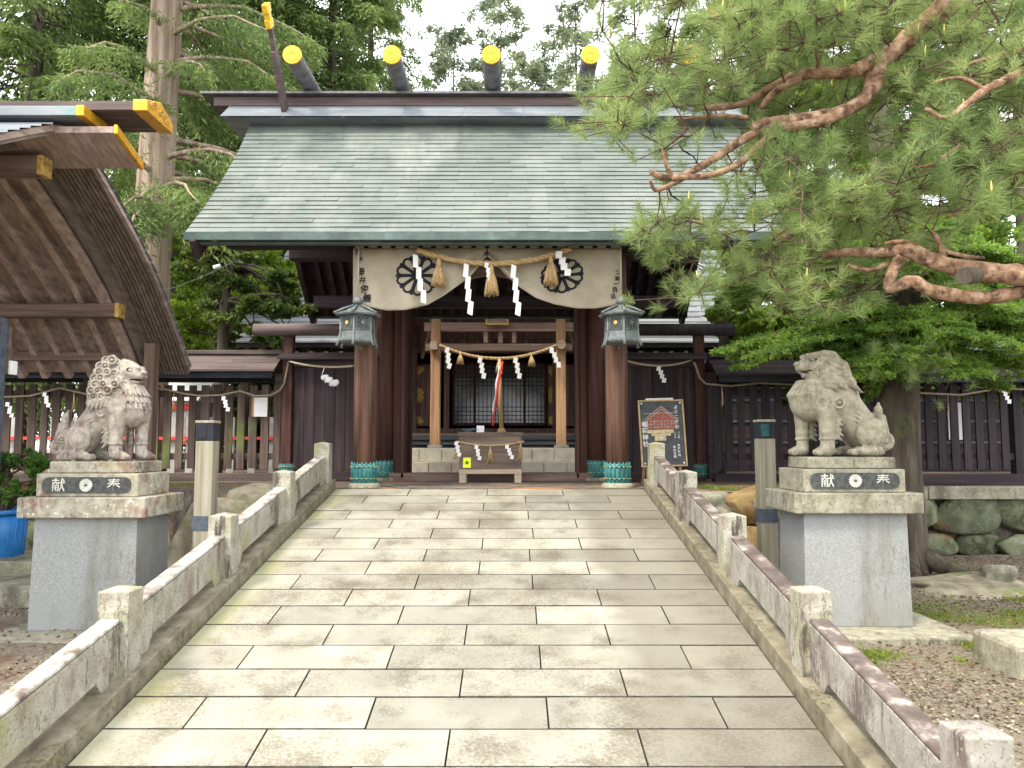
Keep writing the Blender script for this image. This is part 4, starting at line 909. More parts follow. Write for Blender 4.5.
# ------------------------------------------------------------------ side walls with log beams
for sx in (-1, 1):
    lab = 'dark plank side wall with a log beam, left of the gate' if sx < 0 else 'dark plank side wall with a log beam, right of the gate behind the notice board'
    t = thing('side_wall', (C+sx*2.2, 10.6, T), lab, 'wall', 'side walls of the gate')
    mb = MB(); x = 1.62; R = random.Random(6)
    while x < 2.74: w = 0.142; mb.box((C+sx*(x+w/2), 10.6+R.uniform(-.003, .003), T+0.84), (w-0.006, 0.04, 1.52)); x += w
    mb.build('planks', M['dark_z'], t)
    mb = MB(); mb.box((C+sx*2.18, 10.6, T+0.07), (1.15, 0.12, 0.12)); mb.box((C+sx*2.18, 10.6, T+1.62), (1.15, 0.14, 0.10)); mb.build('rails', M['dark_x'], t, bevel=0.006)
    mb = MB()
    for s2 in (-1, 1): mb.prism([(C+sx*1.6, 10.6, T+1.75), (C+sx*2.95, 10.6, T+1.75), (C+sx*2.95, 10.6+s2*0.2, T+1.66), (C+sx*1.6, 10.6+s2*0.2, T+1.66)], (0, 0, 0.03))
    mb.build('capping', M['dark_x'], t)
    mb = MB(); mb.box((C+sx*2.84, 10.6, T+1.02), (0.13, 0.14, 2.02)); pst = mb.build('post', M['dark_red_z'], t, bevel=0.006); collar(C+sx*2.84, 10.6, T+0.06, 0.085, 0.18, pst)
    mb = MB(); mb.cyl((C+sx*1.7, 10.5, T+2.08), (C+sx*3.30, 10.5, T+2.08), 0.085, 18); mb.build('log_beam', M['fence_dark_z'] if sx > 0 else M['ridge_wood'], t)

# ------------------------------------------------------------------ fences
def fence(x0, x1, Y, z0, mp, mr, label, roofm, cap_z=3.30):
    t = thing('picket_fence', ((x0+x1)/2, Y, z0), label, 'fence')
    R = random.Random(int(abs(x0)*10)); x = x0; zt = z0+1.30
    mb = MB()
    k = 0
    while x < x1-0.05:
        k += 1; mb.box((x+0.05, Y-0.03+R.uniform(-.004, .004), (z0+0.12+zt)/2), (0.10+R.uniform(-.006, .006), 0.03, zt-z0-0.12+R.uniform(-.03, .0))); x += 0.170+R.uniform(-.006, .006)
    mb.build('pickets', mp, t)['kind'] = 'stuff'
    mb = MB()
    for zz in (z0+0.30, z0+1.17): mb.box(((x0+x1)/2, Y+0.014, zz), (x1-x0, 0.045, 0.09))
    mb.build('rails', mr, t, bevel=0.004)
    mb = MB(); mb.box(((x0+x1)/2, Y, z0-0.005), (x1-x0, 0.18, 0.15)); mb.build('sill', mr, t, bevel=0.008)
    xp = x0+0.0
    n = max(1, int((x1-x0)/2.0))
    for i in range(n+1):
        xp = x0+(x1-x0)*i/n; mb = MB(); mb.box((xp, Y+0.03, z0+0.72), (0.13, 0.13, 1.45)); mb.build('post', mr, t, bevel=0.006)
    rf = MB()
    for s2 in (-1, 1):
        for j in range(3):
            ya, yb = s2*(0.44-0.145*j), s2*(0.44-0.145*(j+1)); za, zb = cap_z-0.27+0.09*j, cap_z-0.27+0.09*(j+1)
            L = x0-0.05; R2 = random.Random(j)
            while L < x1+0.05:
                w = min(R2.uniform(1.2, 1.9), x1+0.05-L); 
                v = [(L, Y+ya*1.02, za), (L+w-.004, Y+ya*1.02, za), (L+w-.004, Y+yb, zb), (L, Y+yb, zb)]
                v = v+[(a, b, c+0.028) for a, b, c in v]
                rf.add(v, [(0, 1, 2, 3), (7, 6, 5, 4), (0, 4, 5, 1), (1, 5, 6, 2), (2, 6, 7, 3), (3, 7, 4, 0)]); L += w
    r_ = rf.build('roof', roofm, t)
    mb = MB(); mb.box(((x0+x1)/2, Y, cap_z+0.03), (x1-x0+0.1, 0.2, 0.06)); mb.build('ridge', roofm, r_, bevel=0.006)
    mb = MB(); mb.box(((x0+x1)/2, Y-0.37, cap_z-0.31), (x1-x0, 0.04, 0.09)); mb.box(((x0+x1)/2, Y+0.37, cap_z-0.31), (x1-x0, 0.04, 0.09)); mb.build('eave_boards', M['black'], r_)
    return t
fence(-8.6, -3.24, 10.72, T+0.04, M['fence_z'], M['fence_x'], 'brown picket fence with plank roof running left from the gate', M['fence_x'])
fence(2.72, 11.0, 10.45, T+0.04, M['fence_dark_z'], M['dark_x'], 'blackened picket fence with plank roof running right from the gate on the stone wall', M['dark_x'], 3.22)
# paper notice on the left fence
t = thing('notice_paper', (-3.4, 10.6, 2.3), 'small white notice board tied to the left fence near the gate', 'notice')
c0 = P(260, 407, 10.6); mb = MB(); mb.box((c0.x, 10.63, c0.z), (0.185, 0.012, 0.265)); mb.build('sheet', M['white'], t)
mb = MB(); mb.box((c0.x-0.11, 10.635, c0.z+0.01), (0.03, 0.016, 0.28)); mb.build('wooden_edge', M['light_z'], t)

# ================================================================== CURTAIN
YK = 8.62
LOW = [(353, 303), (355.6, 303), (371, 307.5), (387, 310.5), (405.6, 310), (427.5, 305), (443, 296), (459, 285), (470, 277), (477.5, 268), (485, 258.5)]
LOW2 = [(489, 258.5), (497, 266), (506.6, 276), (520.6, 288), (536, 298), (555, 304.5), (577, 308.5), (596, 308.5), (613, 305.5), (621, 303)]
def interp(pts, x):
    for a, b in zip(pts[:-1], pts[1:]):
        if x <= b[0]: return a[1]+(b[1]-a[1])*(x-a[0])/(b[0]-a[0])
    return pts[-1][1]
cur = thing('curtain', (C, YK, P(487, 245, YK).z), 'cream curtain with two black flower crests, drawn up in the middle', 'curtain')
def cloth_y(px, f):
    """folds: f = 0 top, 1 bottom; folds fan out from the gathered centre"""
    d = abs(px-487)/135
    return YK+0.022*math.sin(px*0.13+f*5.0*(1-d))*(0.3+f)+0.040*math.sin(f*9*(1.1-d)+px*0.02)*f*(1-d)-0.02*f
def cloth_pt(px, f, lowpts, dy=0.0):
    yb = interp(lowpts, px); yt = 248.0; py = yt+(yb-yt)*f; return P(px, py, cloth_y(px, f)+dy)
for lowpts, xa, xb in ((LOW, 353.0, 486.4), (LOW2, 487.6, 621.0)):
    n = 90; rows = []
    for j in range(25):
        rows.append([cloth_pt(xa+(xb-xa)*i/n, j/24, lowpts) for i in range(n+1)])
    mb = MB(); mb.sheet(rows); mb.build('cloth', M['cloth'], cur, solid=0.003)
mb = MB()    # hanging loops
for k in range(20):
    px = 359.5+k*13.45; a = P(px-3.8, 243.2, YK); b = P(px+3.8, 243.2, YK); c = P(px+4.4, 248.3, YK); d = P(px-4.4, 248.3, YK); mb.prism([a, b, c, d], (0, -0.004, 0))
mb.build('loops', M['cloth'], cur)['kind'] = 'stuff'
mb = MB(); mb.cyl(P(350, 244, YK+0.01), P(624, 244, YK+0.01), 0.012, 8); mb.build('rod', M['dark_x'], cur)
def crest(cx, cy, R, lowpts, squash=0.8, skew=0.0):
    """ring of petals outlined in black, laid on the folds of the cloth"""
    mb = MB(); n = 10
    def on(px, py):
        yb = interp(lowpts, px); f = (py-248)/(yb-248); q = P(px, py, cloth_y(px, f)-0.006); return q
    def line(pts, w):
        for side in (0,):
            pl = [on(*p) for p in pts]; mb.tube(pl, w, 5, smooth=True)
    for k in range(n):
        a0 = 2*math.pi*(k+0.5)/n; pts = []
        hw = math.pi/n*0.86
        for s_ in range(-8, 9):
            u = s_/8; ang = a0+hw*math.sin(u*math.pi/2)*1.0; rr = R*(0.70+0.27*math.cos(u*math.pi/2)) if abs(u) < 1 else R*0.70
            pts.append((cx+rr*math.cos(ang), cy+rr*math.sin(ang)*squash+skew*rr*math.cos(ang)))
        st = (cx+R*0.10*math.cos(a0), cy+R*0.10*math.sin(a0)*squash+skew*R*0.1*math.cos(a0))
        line([st]+pts+[st], 0.013)
        am = a0+math.pi/n   # black wedges between the petals at the rim
        w0 = [(R*0.80, am), (R*0.98, am-0.10), (R*1.02, am), (R*0.98, am+0.10)]
        mb.prism([on(cx+r*math.cos(q), cy+r*math.sin(q)*squash+skew*r*math.cos(q)) for r, q in w0], (0, -0.003, 0))
    return mb
crest(417.5, 275.5, 21.5, LOW, 0.93).build('crest', M['ink'], cur)
crest(562, 275.5, 21.5, LOW2, 0.80, -0.10).build('crest', M['ink'], cur)
mb = MB()
for dx in (-1, 1): mb.prism([P(487+dx*0.8, 251, YK-0.02), P(487+dx*3.6, 257, YK-0.02), P(487+dx*1.0, 257.5, YK-0.02)], (0, -0.004, 0))
mb.build('crest', M['ink'], cur)
mb = MB()
for ch, px, py, sz in (('氏', 358.0, 252.5, .075), ('子', 360, 260, .075), ('垂', 361, 272, .095), ('井', 362.5, 280.5, .085), ('俊', 364.5, 289.5, .10), ('義', 367, 298.5, .10)):
    f = (py-248)/(interp(LOW, px)-248); q = P(px, py, cloth_y(px, f)-0.012); text_mb(mb, ch, sz, q, (1, 0, -0.12), (0.12, 0, 1), bold=0.0012)
mb.build('lettering', M['ink'], cur)
mb = MB()
for ch, px, py, sz in (('二', 618, 272.5, .055), ('年', 617.5, 279, .06), ('一', 616, 284, .06), ('月', 615, 290, .07), ('日', 613.2, 296.5, .06)):
    f = (py-248)/(interp(LOW2, px)-248); q = P(px, py, cloth_y(px, f)-0.012); text_mb(mb, ch, sz, q, (1, 0, 0.3), (-0.3, 0, 1), bold=0.0012)
mb.build('lettering', M['ink'], cur)

# thick straw rope in front of the curtain
t = thing('straw_rope', tuple(P(487, 266, 8.5)), 'thick twisted straw rope with tassels and white paper streamers hanging across the curtain', 'sacred rope')
a, b = P(417, 249.5, 8.5), P(571, 248.5, 8.5)
pts = sag(a, b, (a.z+b.z)/2-P(494, 263.5, 8.5).z, 26)
rope_mb(pts, 0.034, 4.2).build('rope', M['straw'], t)
for px, py, L in ((439, 258, .30), (491.5, 264, .33), (551, 255, .32)):
    mb = MB(); tassel_mb(mb, P(px, py, 8.47), L, 0.075, seed=px); mb.build('tassel', M['straw'], t)
for px, py, L, tl, w in ((415.5, 254, .58, 0.10, .055), (466.5, 263, .60, 0.0, .055), (514, 264, .60, 0.0, .055), (559, 251, .30, 0.15, .07), (487, 262, .24, 0, .04)):
    mb = MB(); shide_mb(mb, P(px, py, 8.44), L, w, seed=px, tilt=tl); mb.build('paper_streamer', M['paper'], t)

# ================================================================== LANTERNS
def lantern(x, label):
    y = 8.46; zc = P(500, 328, y).z; t = thing('hanging_lantern', (x, y, zc-0.2), label, 'lantern', 'bronze lanterns on the gate columns')
    def hexa(r, z, n=6): return [(x+r*math.cos(math.pi*(k+0.0)*2/n-math.pi/2), y+r*math.sin(math.pi*2*k/n-math.pi/2), z) for k in range(n)]
    def loft(rs, name, m, par, bev=0.002):
        mb = MB(); vs = []; n = 6
        for r, z in rs: vs += hexa(r, z)
        fs = [(i*n+k, i*n+(k+1) % n, (i+1)*n+(k+1) % n, (i+1)*n+k) for i in range(len(rs)-1) for k in range(n)]
        fs += [tuple(range(n))[::-1], tuple((len(rs)-1)*n+k for k in range(n))]; mb.add(vs, fs); return mb.build(name, m, par, bevel=bev)
    loft([(0.250, zc+0.125), (0.262, zc+0.145), (0.15, zc+0.185), (0.05, zc+0.235), (0.03, zc+0.27)], 'roof', M['lantern_metal'], t)
    loft([(0.200, zc-0.13), (0.190, zc-0.06), (0.188, zc+0.14)], 'body', M['lantern_metal'], t)
    loft([(0.195, zc-0.175), (0.212, zc-0.155), (0.212, zc-0.128)], 'base', M['lantern_metal'], t)
    for k in range(6):
        a = math.pi*2*k/6-math.pi/2; mb = MB()
        mb.tube([(x+0.189*math.cos(a), y+0.189*math.sin(a), zc+0.14), (x+0.192*math.cos(a), y+0.192*math.sin(a), zc-0.06), (x+0.208*math.cos(a), y+0.208*math.sin(a), zc-0.15), (x+0.232*math.cos(a), y+0.232*math.sin(a), zc-0.21)], [0.012, 0.012, 0.014, 0.018], 6); mb.build('leg', M['lantern_metal'], t)
        mb = MB(); mb.tube([(x+0.05*math.cos(a), y+0.05*math.sin(a), zc+0.25), (x+0.15*math.cos(a), y+0.15*math.sin(a), zc+0.21), (x+0.27*math.cos(a), y+0.27*math.sin(a), zc+0.15)], 0.014, 6); mb.build('roof_rib', M['lantern_metal'], t)
        a2 = a+math.pi/6; ux = Vector((-math.sin(a2), math.cos(a2), 0)); nn = Vector((math.cos(a2), math.sin(a2), 0)); cc = Vector((x, y, zc+0.04))+nn*0.1625
        mb = MB(); uz = Vector((0, 0, 1)); w, h = 0.070, 0.075
        pl = [cc-ux*w-uz*h, cc+ux*w-uz*h, cc+ux*w+uz*h, cc-ux*w+uz*h]; mb.prism(pl, nn*0.004); pn = mb.build('panel', M['lantern_dark'], t)
        mb = MB()      # openwork tracery
        R = random.Random(k)
        for gx in (-1, 0, 1):
            for gz in (-1, 0, 1):
                c3 = cc+nn*0.006+ux*gx*0.044+uz*gz*0.048; q = [c3+(ux*math.cos(b_)+uz*math.sin(b_))*0.019 for b_ in np.linspace(0, 2*math.pi, 10)]; mb.tube(q, 0.0042, 4)
        for a_, b_ in ((pl[0], pl[1]), (pl[1], pl[2]), (pl[2], pl[3]), (pl[3], pl[0])): mb.tube([a_+nn*0.006, b_+nn*0.006], 0.006, 4)
        mb.build('tracery', M['lantern_metal'], pn)
        if k in (0, 5) : 
            mb = MB(); mb.cyl(cc+nn*0.008, cc+nn*0.014, 0.022, 14); mb.build('crest', M['gold_dull'] if k == 5 else M['lantern_metal'], pn)
    mb = MB(); mb.lathe((x, y, zc+0.262), [(0.045, 0), (0.06, 0.03), (0.05, 0.065), (0.02, 0.09), (0.008, 0.11)], 14); mb.build('finial', M['lantern_metal'], t)
    mb = MB(); mb.cyl((x, y, zc+0.36), (x, y, P(0, 246, y).z+0.06), 0.012, 8); mb.build('chain', M['cloth'], t)
    mb = MB(); mb.box((x, y+0.235, zc+0.03), (0.05, 0.16, 0.05)); mb.build('bracket', M['lantern_metal'], t)
lantern(P(357.5, 320, 8.46).x, 'hexagonal bronze lantern with gold crest on the left gate column')
lantern(P(621.5, 320, 8.46).x, 'hexagonal bronze lantern on the right gate column beside the dangling pine')

# ================================================================== OFFERING BOX
bx = P(490.5, 483, 10.0).x; by = 10.12
t = thing('offering_box', (bx, by, T), 'weathered wooden offering box hung with thin straw rope in the middle of the gateway', 'offering box')
w = 0.80
mb = MB(); mb.box((bx, by, T+0.405), (w, 0.40, 0.44)); bd = mb.build('body', M['box_wood'], t, bevel=0.006)
mb = MB()
for i in range(9):
    for s_ in (-1, 1): mb.box((bx+s_*(w/2-0.014), by-0.203, T+0.22+i*0.045), (0.028+0.02*(i % 2), 0.008, 0.022))
mb.build('dovetails', M['brown_dark_y'], bd)
mb = MB()
for s_ in (-1, 1): mb.box((bx, by+s_*0.19, T+0.635), (w+0.04, 0.05, 0.05)); mb.box((bx+s_*(w/2-0.0), by, T+0.634), (0.05, 0.33, 0.05))
mb.build('rim', M['box_wood'], t, bevel=0.005)
mb = MB()
for i in range(9): mb.box((bx-0.34+i*0.085, by, T+0.63), (0.03, 0.34, 0.03))
mb.build('grate', M['box_wood'], t)
mb = MB(); mb.box((bx, by, T+0.155), (w+0.01, 0.42, 0.06)); mb.build('stand', M['light_x'], t, bevel=0.006)
for s1 in (-1, 1):
    for s2 in (-1, 1): mb = MB(); mb.box((bx+s1*(w/2-0.045), by+s2*0.16, T+0.0685), (0.09, 0.09, 0.112)); mb.build('leg', M['light_x'], t, bevel=0.004)
mb = MB(); mb.box((bx-0.30, by-0.207, T+0.27), (0.10, 0.004, 0.13)); nt_ = mb.build('note', M['yellow_note'], t)
mb = MB(); mb.cyl((bx-0.30, by-0.209, T+0.27), (bx-0.30, by-0.2105, T+0.27), 0.022, 12); mb.build('mark', M['bright_leaf'], nt_)
t = thing('thin_rope', (bx, by-0.25, T+0.6), 'thin straw rope with paper and straw tufts tied round the offering box', 'sacred rope')
a, b = Vector((bx-0.43, by-0.235, T+0.545)), Vector((bx+0.43, by-0.235, T+0.545)); pts = sag(a, b, 0.055)
rope_mb(pts, 0.011, 14).build('rope', M['straw'], t)
def tuft(mb, top, L, seed, n=10, r=0.03):
    R = random.Random(seed); top = Vector(top)
    for k in range(n): mb.tube([top, top+Vector((R.uniform(-r, r)*0.4, R.uniform(-.01, .01), -L*0.5)), top+Vector((R.uniform(-r, r), R.uniform(-.015, .015), -L*R.uniform(.85, 1.05)))], 0.003, 4)
for i, f in enumerate((0.02, 0.5, 0.98)):
    p = pts[int(f*20)]; mb = MB(); tuft(mb, p, 0.24, i, 16, 0.07); mb.build('straw_tuft', M['straw'], t)
for f, s_ in ((0.01, 2), (0.3, 3), (0.78, 4)):
    p = pts[int(f*20)]; mb = MB(); shide_mb(mb, p+Vector((0, -0.02, 0)), 0.20, 0.045, s_, tilt=0.15*(1 if f > .5 else -.1)); mb.build('paper_streamer', M['paper'], t)
# cup / rag on the box
mb = MB(); mb.box((bx-0.14, by+0.05, T+0.70), (0.10, 0.10, 0.10)); tag(mb.build('small_box', M['white'], bevel=0.006), 'small white paper box on top of the wooden offering box', 'box')
mb = MB(); mb.blob((bx-0.30, by-0.02, T+0.69), (0.11, 0.09, 0.035), 3, 0.3, 3); tag(mb.build('folded_cloth', M['bluegrey']), 'crumpled grey cloth lying on the left end of the offering box', 'cloth')

# ================================================================== MAIN HALL (behind the gate)
hall = thing('worship_hall', (C, 17, T), 'main shrine hall with lattice doors and pale roof, seen through the gate', 'shrine hall')
zf = CZ+0.27            # floor
# stone steps in front
mb = MB(); 
mb.box((C, 14.6, T+0.10), (3.6, 2.4, 0.20)); mb.box((C, 14.75, T+0.32), (3.6, 2.1, 0.236)); st_ = mb.build('stone_steps', M['sandstone'], hall, bevel=0.01)
mb = MB()
for k in range(9):
    for r_ in range(2): mb.box((C-1.6+k*0.4+0.2*(r_ % 2), 13.396+0.30*r_, T+0.10+0.222*r_), (0.006, 0.01, 0.18))
mb.build('joints', M['joint'], st_)
mb = MB()
for k in range(3): mb.box((C, 15.55+0.27*k, CZ-0.03+0.04+0.10*k-0.06), (3.8, 0.30, 0.05)); mb.box((C, 15.68+0.27*k, CZ-0.07+0.04+0.10*k-0.06), (3.8, 0.02, 0.10))
mb.box((C, 16.1, T+0.3), (3.9, 0.1, 0.8)); mb.build('wooden_steps', M['step_wood'], hall)
mb = MB(); mb.box((C, 17.5, zf-0.045), (6.2, 2.6, 0.09)); mb.build('veranda', M['light_x'], hall, bevel=0.006)
mb = MB(); mb.box((C, 17.5, (T+zf)/2-0.1), (6.0, 2.3, zf-T-0.2)); mb.build('underfloor', M['step_wood'], hall)
for px in (435.5, 561):     # porch pillars
    x = P(px, 400, 14.6).x; mb = MB(); mb.box((x, 14.6, (T+0.44+4.7)/2), (0.185, 0.185, 4.7-T-0.44)); pp = mb.build('porch_pillar', M['light_z'], hall, bevel=0.015)
    mb = MB(); mb.box((x, 14.6, T+0.47), (0.26, 0.26, 0.06)); mb.build('pillar_base', M['granite'], pp, bevel=0.01)
    z1 = P(px, 347, 14.6).z
    mb = MB()
    if px < 500: mb.box((x-0.02, 14.44, z1), (0.14, 0.1, 0.16))
    else: mb.cyl((x, 14.5, z1+0.02), (x, 14.40, z1+0.02), 0.09, 18)
    mb.build('beam_nose', M['light_x'], pp, bevel=0.01)
z1 = P(500, 347.5, 14.6).z; z2 = P(500, 327.5, 14.6).z
mb = MB(); mb.box((C, 14.6, z1), (2.80, 0.12, 0.135)); mb.box((C, 14.6, z2), (2.85, 0.14, 0.17))
for dx in (-0.28, 0.0, 0.26): mb.box((C+dx+0.03, 14.6, (z1+z2)/2), (0.085, 0.10, z2-z1-0.155))
mb.build('porch_beams', M['hall_beam'], hall, bevel=0.008)
zp = P(497, 320, 14.45).z; mb = MB(); xx = P(497, 320, 14.45).x
for s_ in (-1, 1): mb.box((xx, 14.42, zp+s_*0.085), (0.44, 0.05, 0.03)); mb.box((xx+s_*0.20, 14.42, zp), (0.03, 0.049, 0.20))
nm = mb.build('name_frame', M['gold_dull'], hall); mb = MB(); mb.box((xx, 14.435, zp), (0.38, 0.03, 0.15)); mb.build('name_board', M['hall_beam'], nm)
# porch: slanted connecting beams
for s_ in (-1, 1):
    mb = MB()
    for k in range(5): mb.beam((C+s_*1.32, 14.7, 4.35-k*0.0+0.12*k), (C+s_*1.75, 17.0, 4.0+0.14*k), 0.07, 0.09)
    mb.build('porch_rafters', M['brown_y'], hall)
# front wall with doors and lattice
zt = P(500, 352, 17.2).z
mb = MB(); mb.box((C, 17.4, (zt+6.0)/2), (6.0, 0.12, 6.0-zt)); mb.box((C-2.45, 17.4, (zf+zt)/2), (1.0, 0.12, zt-zf)); mb.box((C+2.45, 17.4, (zf+zt)/2), (1.0, 0.12, zt-zf)); mb.build('wall', M['hall_wood'], hall)
mb = MB()
for k in range(3): mb.box((C, 17.30, zt+0.05+0.32*k), (5.2, 0.12, 0.13))
for x in (-1.95, -1.22, 1.22, 1.95): mb.box((C+x, 17.3, (zf+zt)/2), (0.12, 0.14, zt-zf))
mb.box((C, 17.28, zf+0.06), (3.9, 0.1, 0.12)); mb.build('frame_beams', M['hall_wood'], hall, bevel=0.006)
xl, xr = P(453.5, 390, 17.2).x, P(545.5, 390, 17.2).x; zb_, zt_ = P(0, 424, 17.2).z, P(0, 364, 17.2).z
mb = MB(); mb.box(((xl+xr)/2, 17.34, (zb_+zt_)/2), (xr-xl, 0.02, zt_-zb_)); gl = mb.build('lattice_door', M['glass_dark'], hall)
mb = MB(); mb.box(((xl+xr)/2, 17.325, zt_-0.16), (xr-xl-0.02, 0.012, 0.30)); mb.build('paper_pane', M['bluegrey'], gl)
mb = MB(); n = 22
for k in range(n+1):
    th = 0.055 if k in (0, 11, 22) or k in (5, 17) else 0.014; mb.box((xl+(xr-xl)*k/n, 17.30, (zb_+zt_)/2), (th, 0.03, zt_-zb_))
for k in range(15):
    th = 0.06 if k in (0, 14) else 0.014
    if 5 <= k < 9: continue
    mb.box(((xl+xr)/2, 17.297, zb_+(zt_-zb_)*k/14), (xr-xl, 0.026, th))
mb.build('lattice', M['dark_red_z'], gl)
for s_, a, b in ((-1, 408, 434), (1, 548, 574)):   # hinged plank doors with gilded fittings
    xa, xb = P(a, 390, 17.2).x, P(b, 390, 17.2).x; z0, z1_ = P(0, 426, 17.2).z, P(0, 364, 17.2).z
    mb = MB(); mb.box(((xa+xb)/2, 17.33, (z0+z1_)/2), (xb-xa, 0.05, z1_-z0)); d_ = mb.build('door', M['hall_wood'], hall)
    xo = xa
    for k in range(3):
        zc = z1_-0.05-k*(z1_-z0-0.1)/2
        for q in ((1, -1) if k == 1 else ((1,) if k == 2 else (-1,))):
            pl = [(xo+0.02, 17.30, zc), (xo+0.30, 17.30, zc), (xo+0.36, 17.30, zc+q*0.05), (xo+0.27, 17.30, zc+q*0.16), (xo+0.02+0.06, 17.30, zc+q*0.20), (xo+0.02, 17.30, zc+q*0.14)]
            mb = MB(); mb.prism(pl, (0, -0.01, 0)); mb.build('gilded_fitting', M['gold_dull'], d_)
# side walls and roof
mb = MB()
for s_ in (-1, 1): mb.box((C+s_*3.0, 19.5, 3.6), (0.12, 4.2, 4.2))
mb.box((C, 21.5, 3.6), (6.0, 0.12, 4.2)); mb.build('wall', M['dark_red_z'], hall)
mb = MB()
ye, ze, yr, zr_ = 14.1, CZ+1.90, 19.0, CZ+5.6; n = 20
hw0 = 5.1
for j in range(n):
    u0, u1 = j/n, (j+1)/n; sagz = lambda u: -0.35*math.sin(math.pi*u)
    for xa, xb in (((C-hw0, C-1.75), (C+1.75, C+hw0)) if j < 12 else ((C-hw0, C+hw0),)):
        p = [(xa, ye+(yr-ye)*u0-.015, ze+(zr_-ze)*u0+sagz(u0)+0.03), (xb, ye+(yr-ye)*u0-.015, ze+(zr_-ze)*u0+sagz(u0)+0.03), (xb, ye+(yr-ye)*u1, ze+(zr_-ze)*u1+sagz(u1)), (xa, ye+(yr-ye)*u1, ze+(zr_-ze)*u1+sagz(u1))]
        q = [(x, y, z-0.03) for x, y, z in p[:2]]
        mb.add(p+q, [(0, 1, 2, 3), (4, 5, 1, 0)])
    p = [(C-hw0, ye+(yr-ye)*u0, ze+(zr_-ze)*u0+sagz(u0)), (C+hw0, ye+(yr-ye)*u0, ze+(zr_-ze)*u0+sagz(u0)), (C+hw0, ye+(yr-ye)*u1, ze+(zr_-ze)*u1+sagz(u1)), (C-hw0, ye+(yr-ye)*u1, ze+(zr_-ze)*u1+sagz(u1))]
    r_ = [(x, 2*yr-y, z) for x, y, z in p]; mb.add(r_, [(3, 2, 1, 0)])
hr = mb.build('roof', M['white_roof'], hall, solid=0.0)
mb = MB(); mb.box((C, 19, zr_+0.1), (10.0, 0.6, 0.3)); mb.build('ridge', M['dark_x'], hr)
for s_ in (-1, 1): mb = MB(); mb.box((C+s_*3.425, 14.2, ze-0.03), (3.3, 0.12, 0.09)); mb.build('fascia', M['dark_x'], hr)
mb = MB(); mb.prism([(C-1.9, 13.7, 5.25), (C+1.9, 13.7, 5.25), (C+1.9, 17.2, 6.9), (C-1.9, 17.2, 6.9)], (0, 0, 0.1)); mb.build('porch_roof', M['white_roof'], hr)
for s_ in (-1, 1): mb = MB(); mb.prism([(C+s_*1.78, 14.1, 3.95), (C+s_*1.78, 17.2, 5.3), (C+s_*1.78, 17.2, 6.8), (C+s_*1.78, 14.1, 5.35)], (s_*0.05, 0, 0)); mb.build('gable_board', M['brown_y'], hr)
mb = MB()
for k in range(36):
    x = C-4.9+9.8*k/35
    if abs(x-C) < 1.8: continue
    mb.beam((x, 14.3, ze-0.16), (x, 17.3, ze+1.75), 0.07, 0.09)
mb.build('rafters', M['dark_y'], hr)['kind'] = 'stuff'
mb = MB()
for k in range(36):
    x = C-4.9+9.8*k/35
    if abs(x-C) < 1.8: continue
    mb.box((x, 14.262, ze-0.19), (0.072, 0.012, 0.09))
mb.build('rafter_tips', M['white'], hr)['kind'] = 'stuff'
# rope on the porch
t = thing('straw_rope', tuple(P(498, 347, 14.35)), 'straw rope with white paper streamers slung between the light wooden porch pillars', 'sacred rope')
a, b = P(439.5, 345, 14.36), P(557, 345, 14.36); pts = sag(a, b, (a.z+b.z)/2-P(498, 358.5, 14.36).z, 30); rope_mb(pts, 0.030, 4).build('rope', M['straw'], t)
for px, py, L in ((460.5, 352, .22), (499, 359, .24), (531.5, 354, .22)): mb = MB(); tassel_mb(mb, P(px, py, 14.3), L, 0.065, 14, px); mb.build('tassel', M['straw'], t)
for px, py, tl in ((448, 347, -.1), (480.5, 357, 0), (516, 357, 0), (551.5, 347, .2)): mb = MB(); shide_mb(mb, P(px, py, 14.28), 0.42, 0.075, px, tl); mb.build('paper_streamer', M['paper'], t)
# bell rope
t = thing('bell_rope', tuple(P(500, 350, 14.2)), 'long bell rope with red and white bands hanging above the offering box', 'bell rope')
mb = MB(); mb.tube([P(499.5, 359, 14.2), P(500, 400, 14.15), P(501.5, 428, 14.1)], [0.028, 0.035, 0.04], 10); mb.lathe(P(501.5, 431.5, 14.1)-Vector((0, 0, .05)), [(0.09, -0.02), (0.08, 0.06), (0.03, 0.13)], 14); mb.build('rope', M['straw'], t)
for m_, p0, p1, w_ in (('red', (502, 362), (492.5, 426), 0.020), ('white', (499, 366), (493.0, 414), 0.018), ('red', (502.5, 361), (502, 374), 0.012)):
    mb = MB(); a, b = P(*p0, 14.05), P(*p1, 14.02); q = [a.lerp(b, k/10)+Vector((0.012*math.sin(k*1.3), 0.02*math.sin(k), 0)) for k in range(11)]
    mb.sheet([[p-Vector((w_, 0, 0)) for p in q], [p+Vector((w_, 0.01, 0)) for p in q]]); mb.build('ribbon', M[m_], t, solid=0.004)

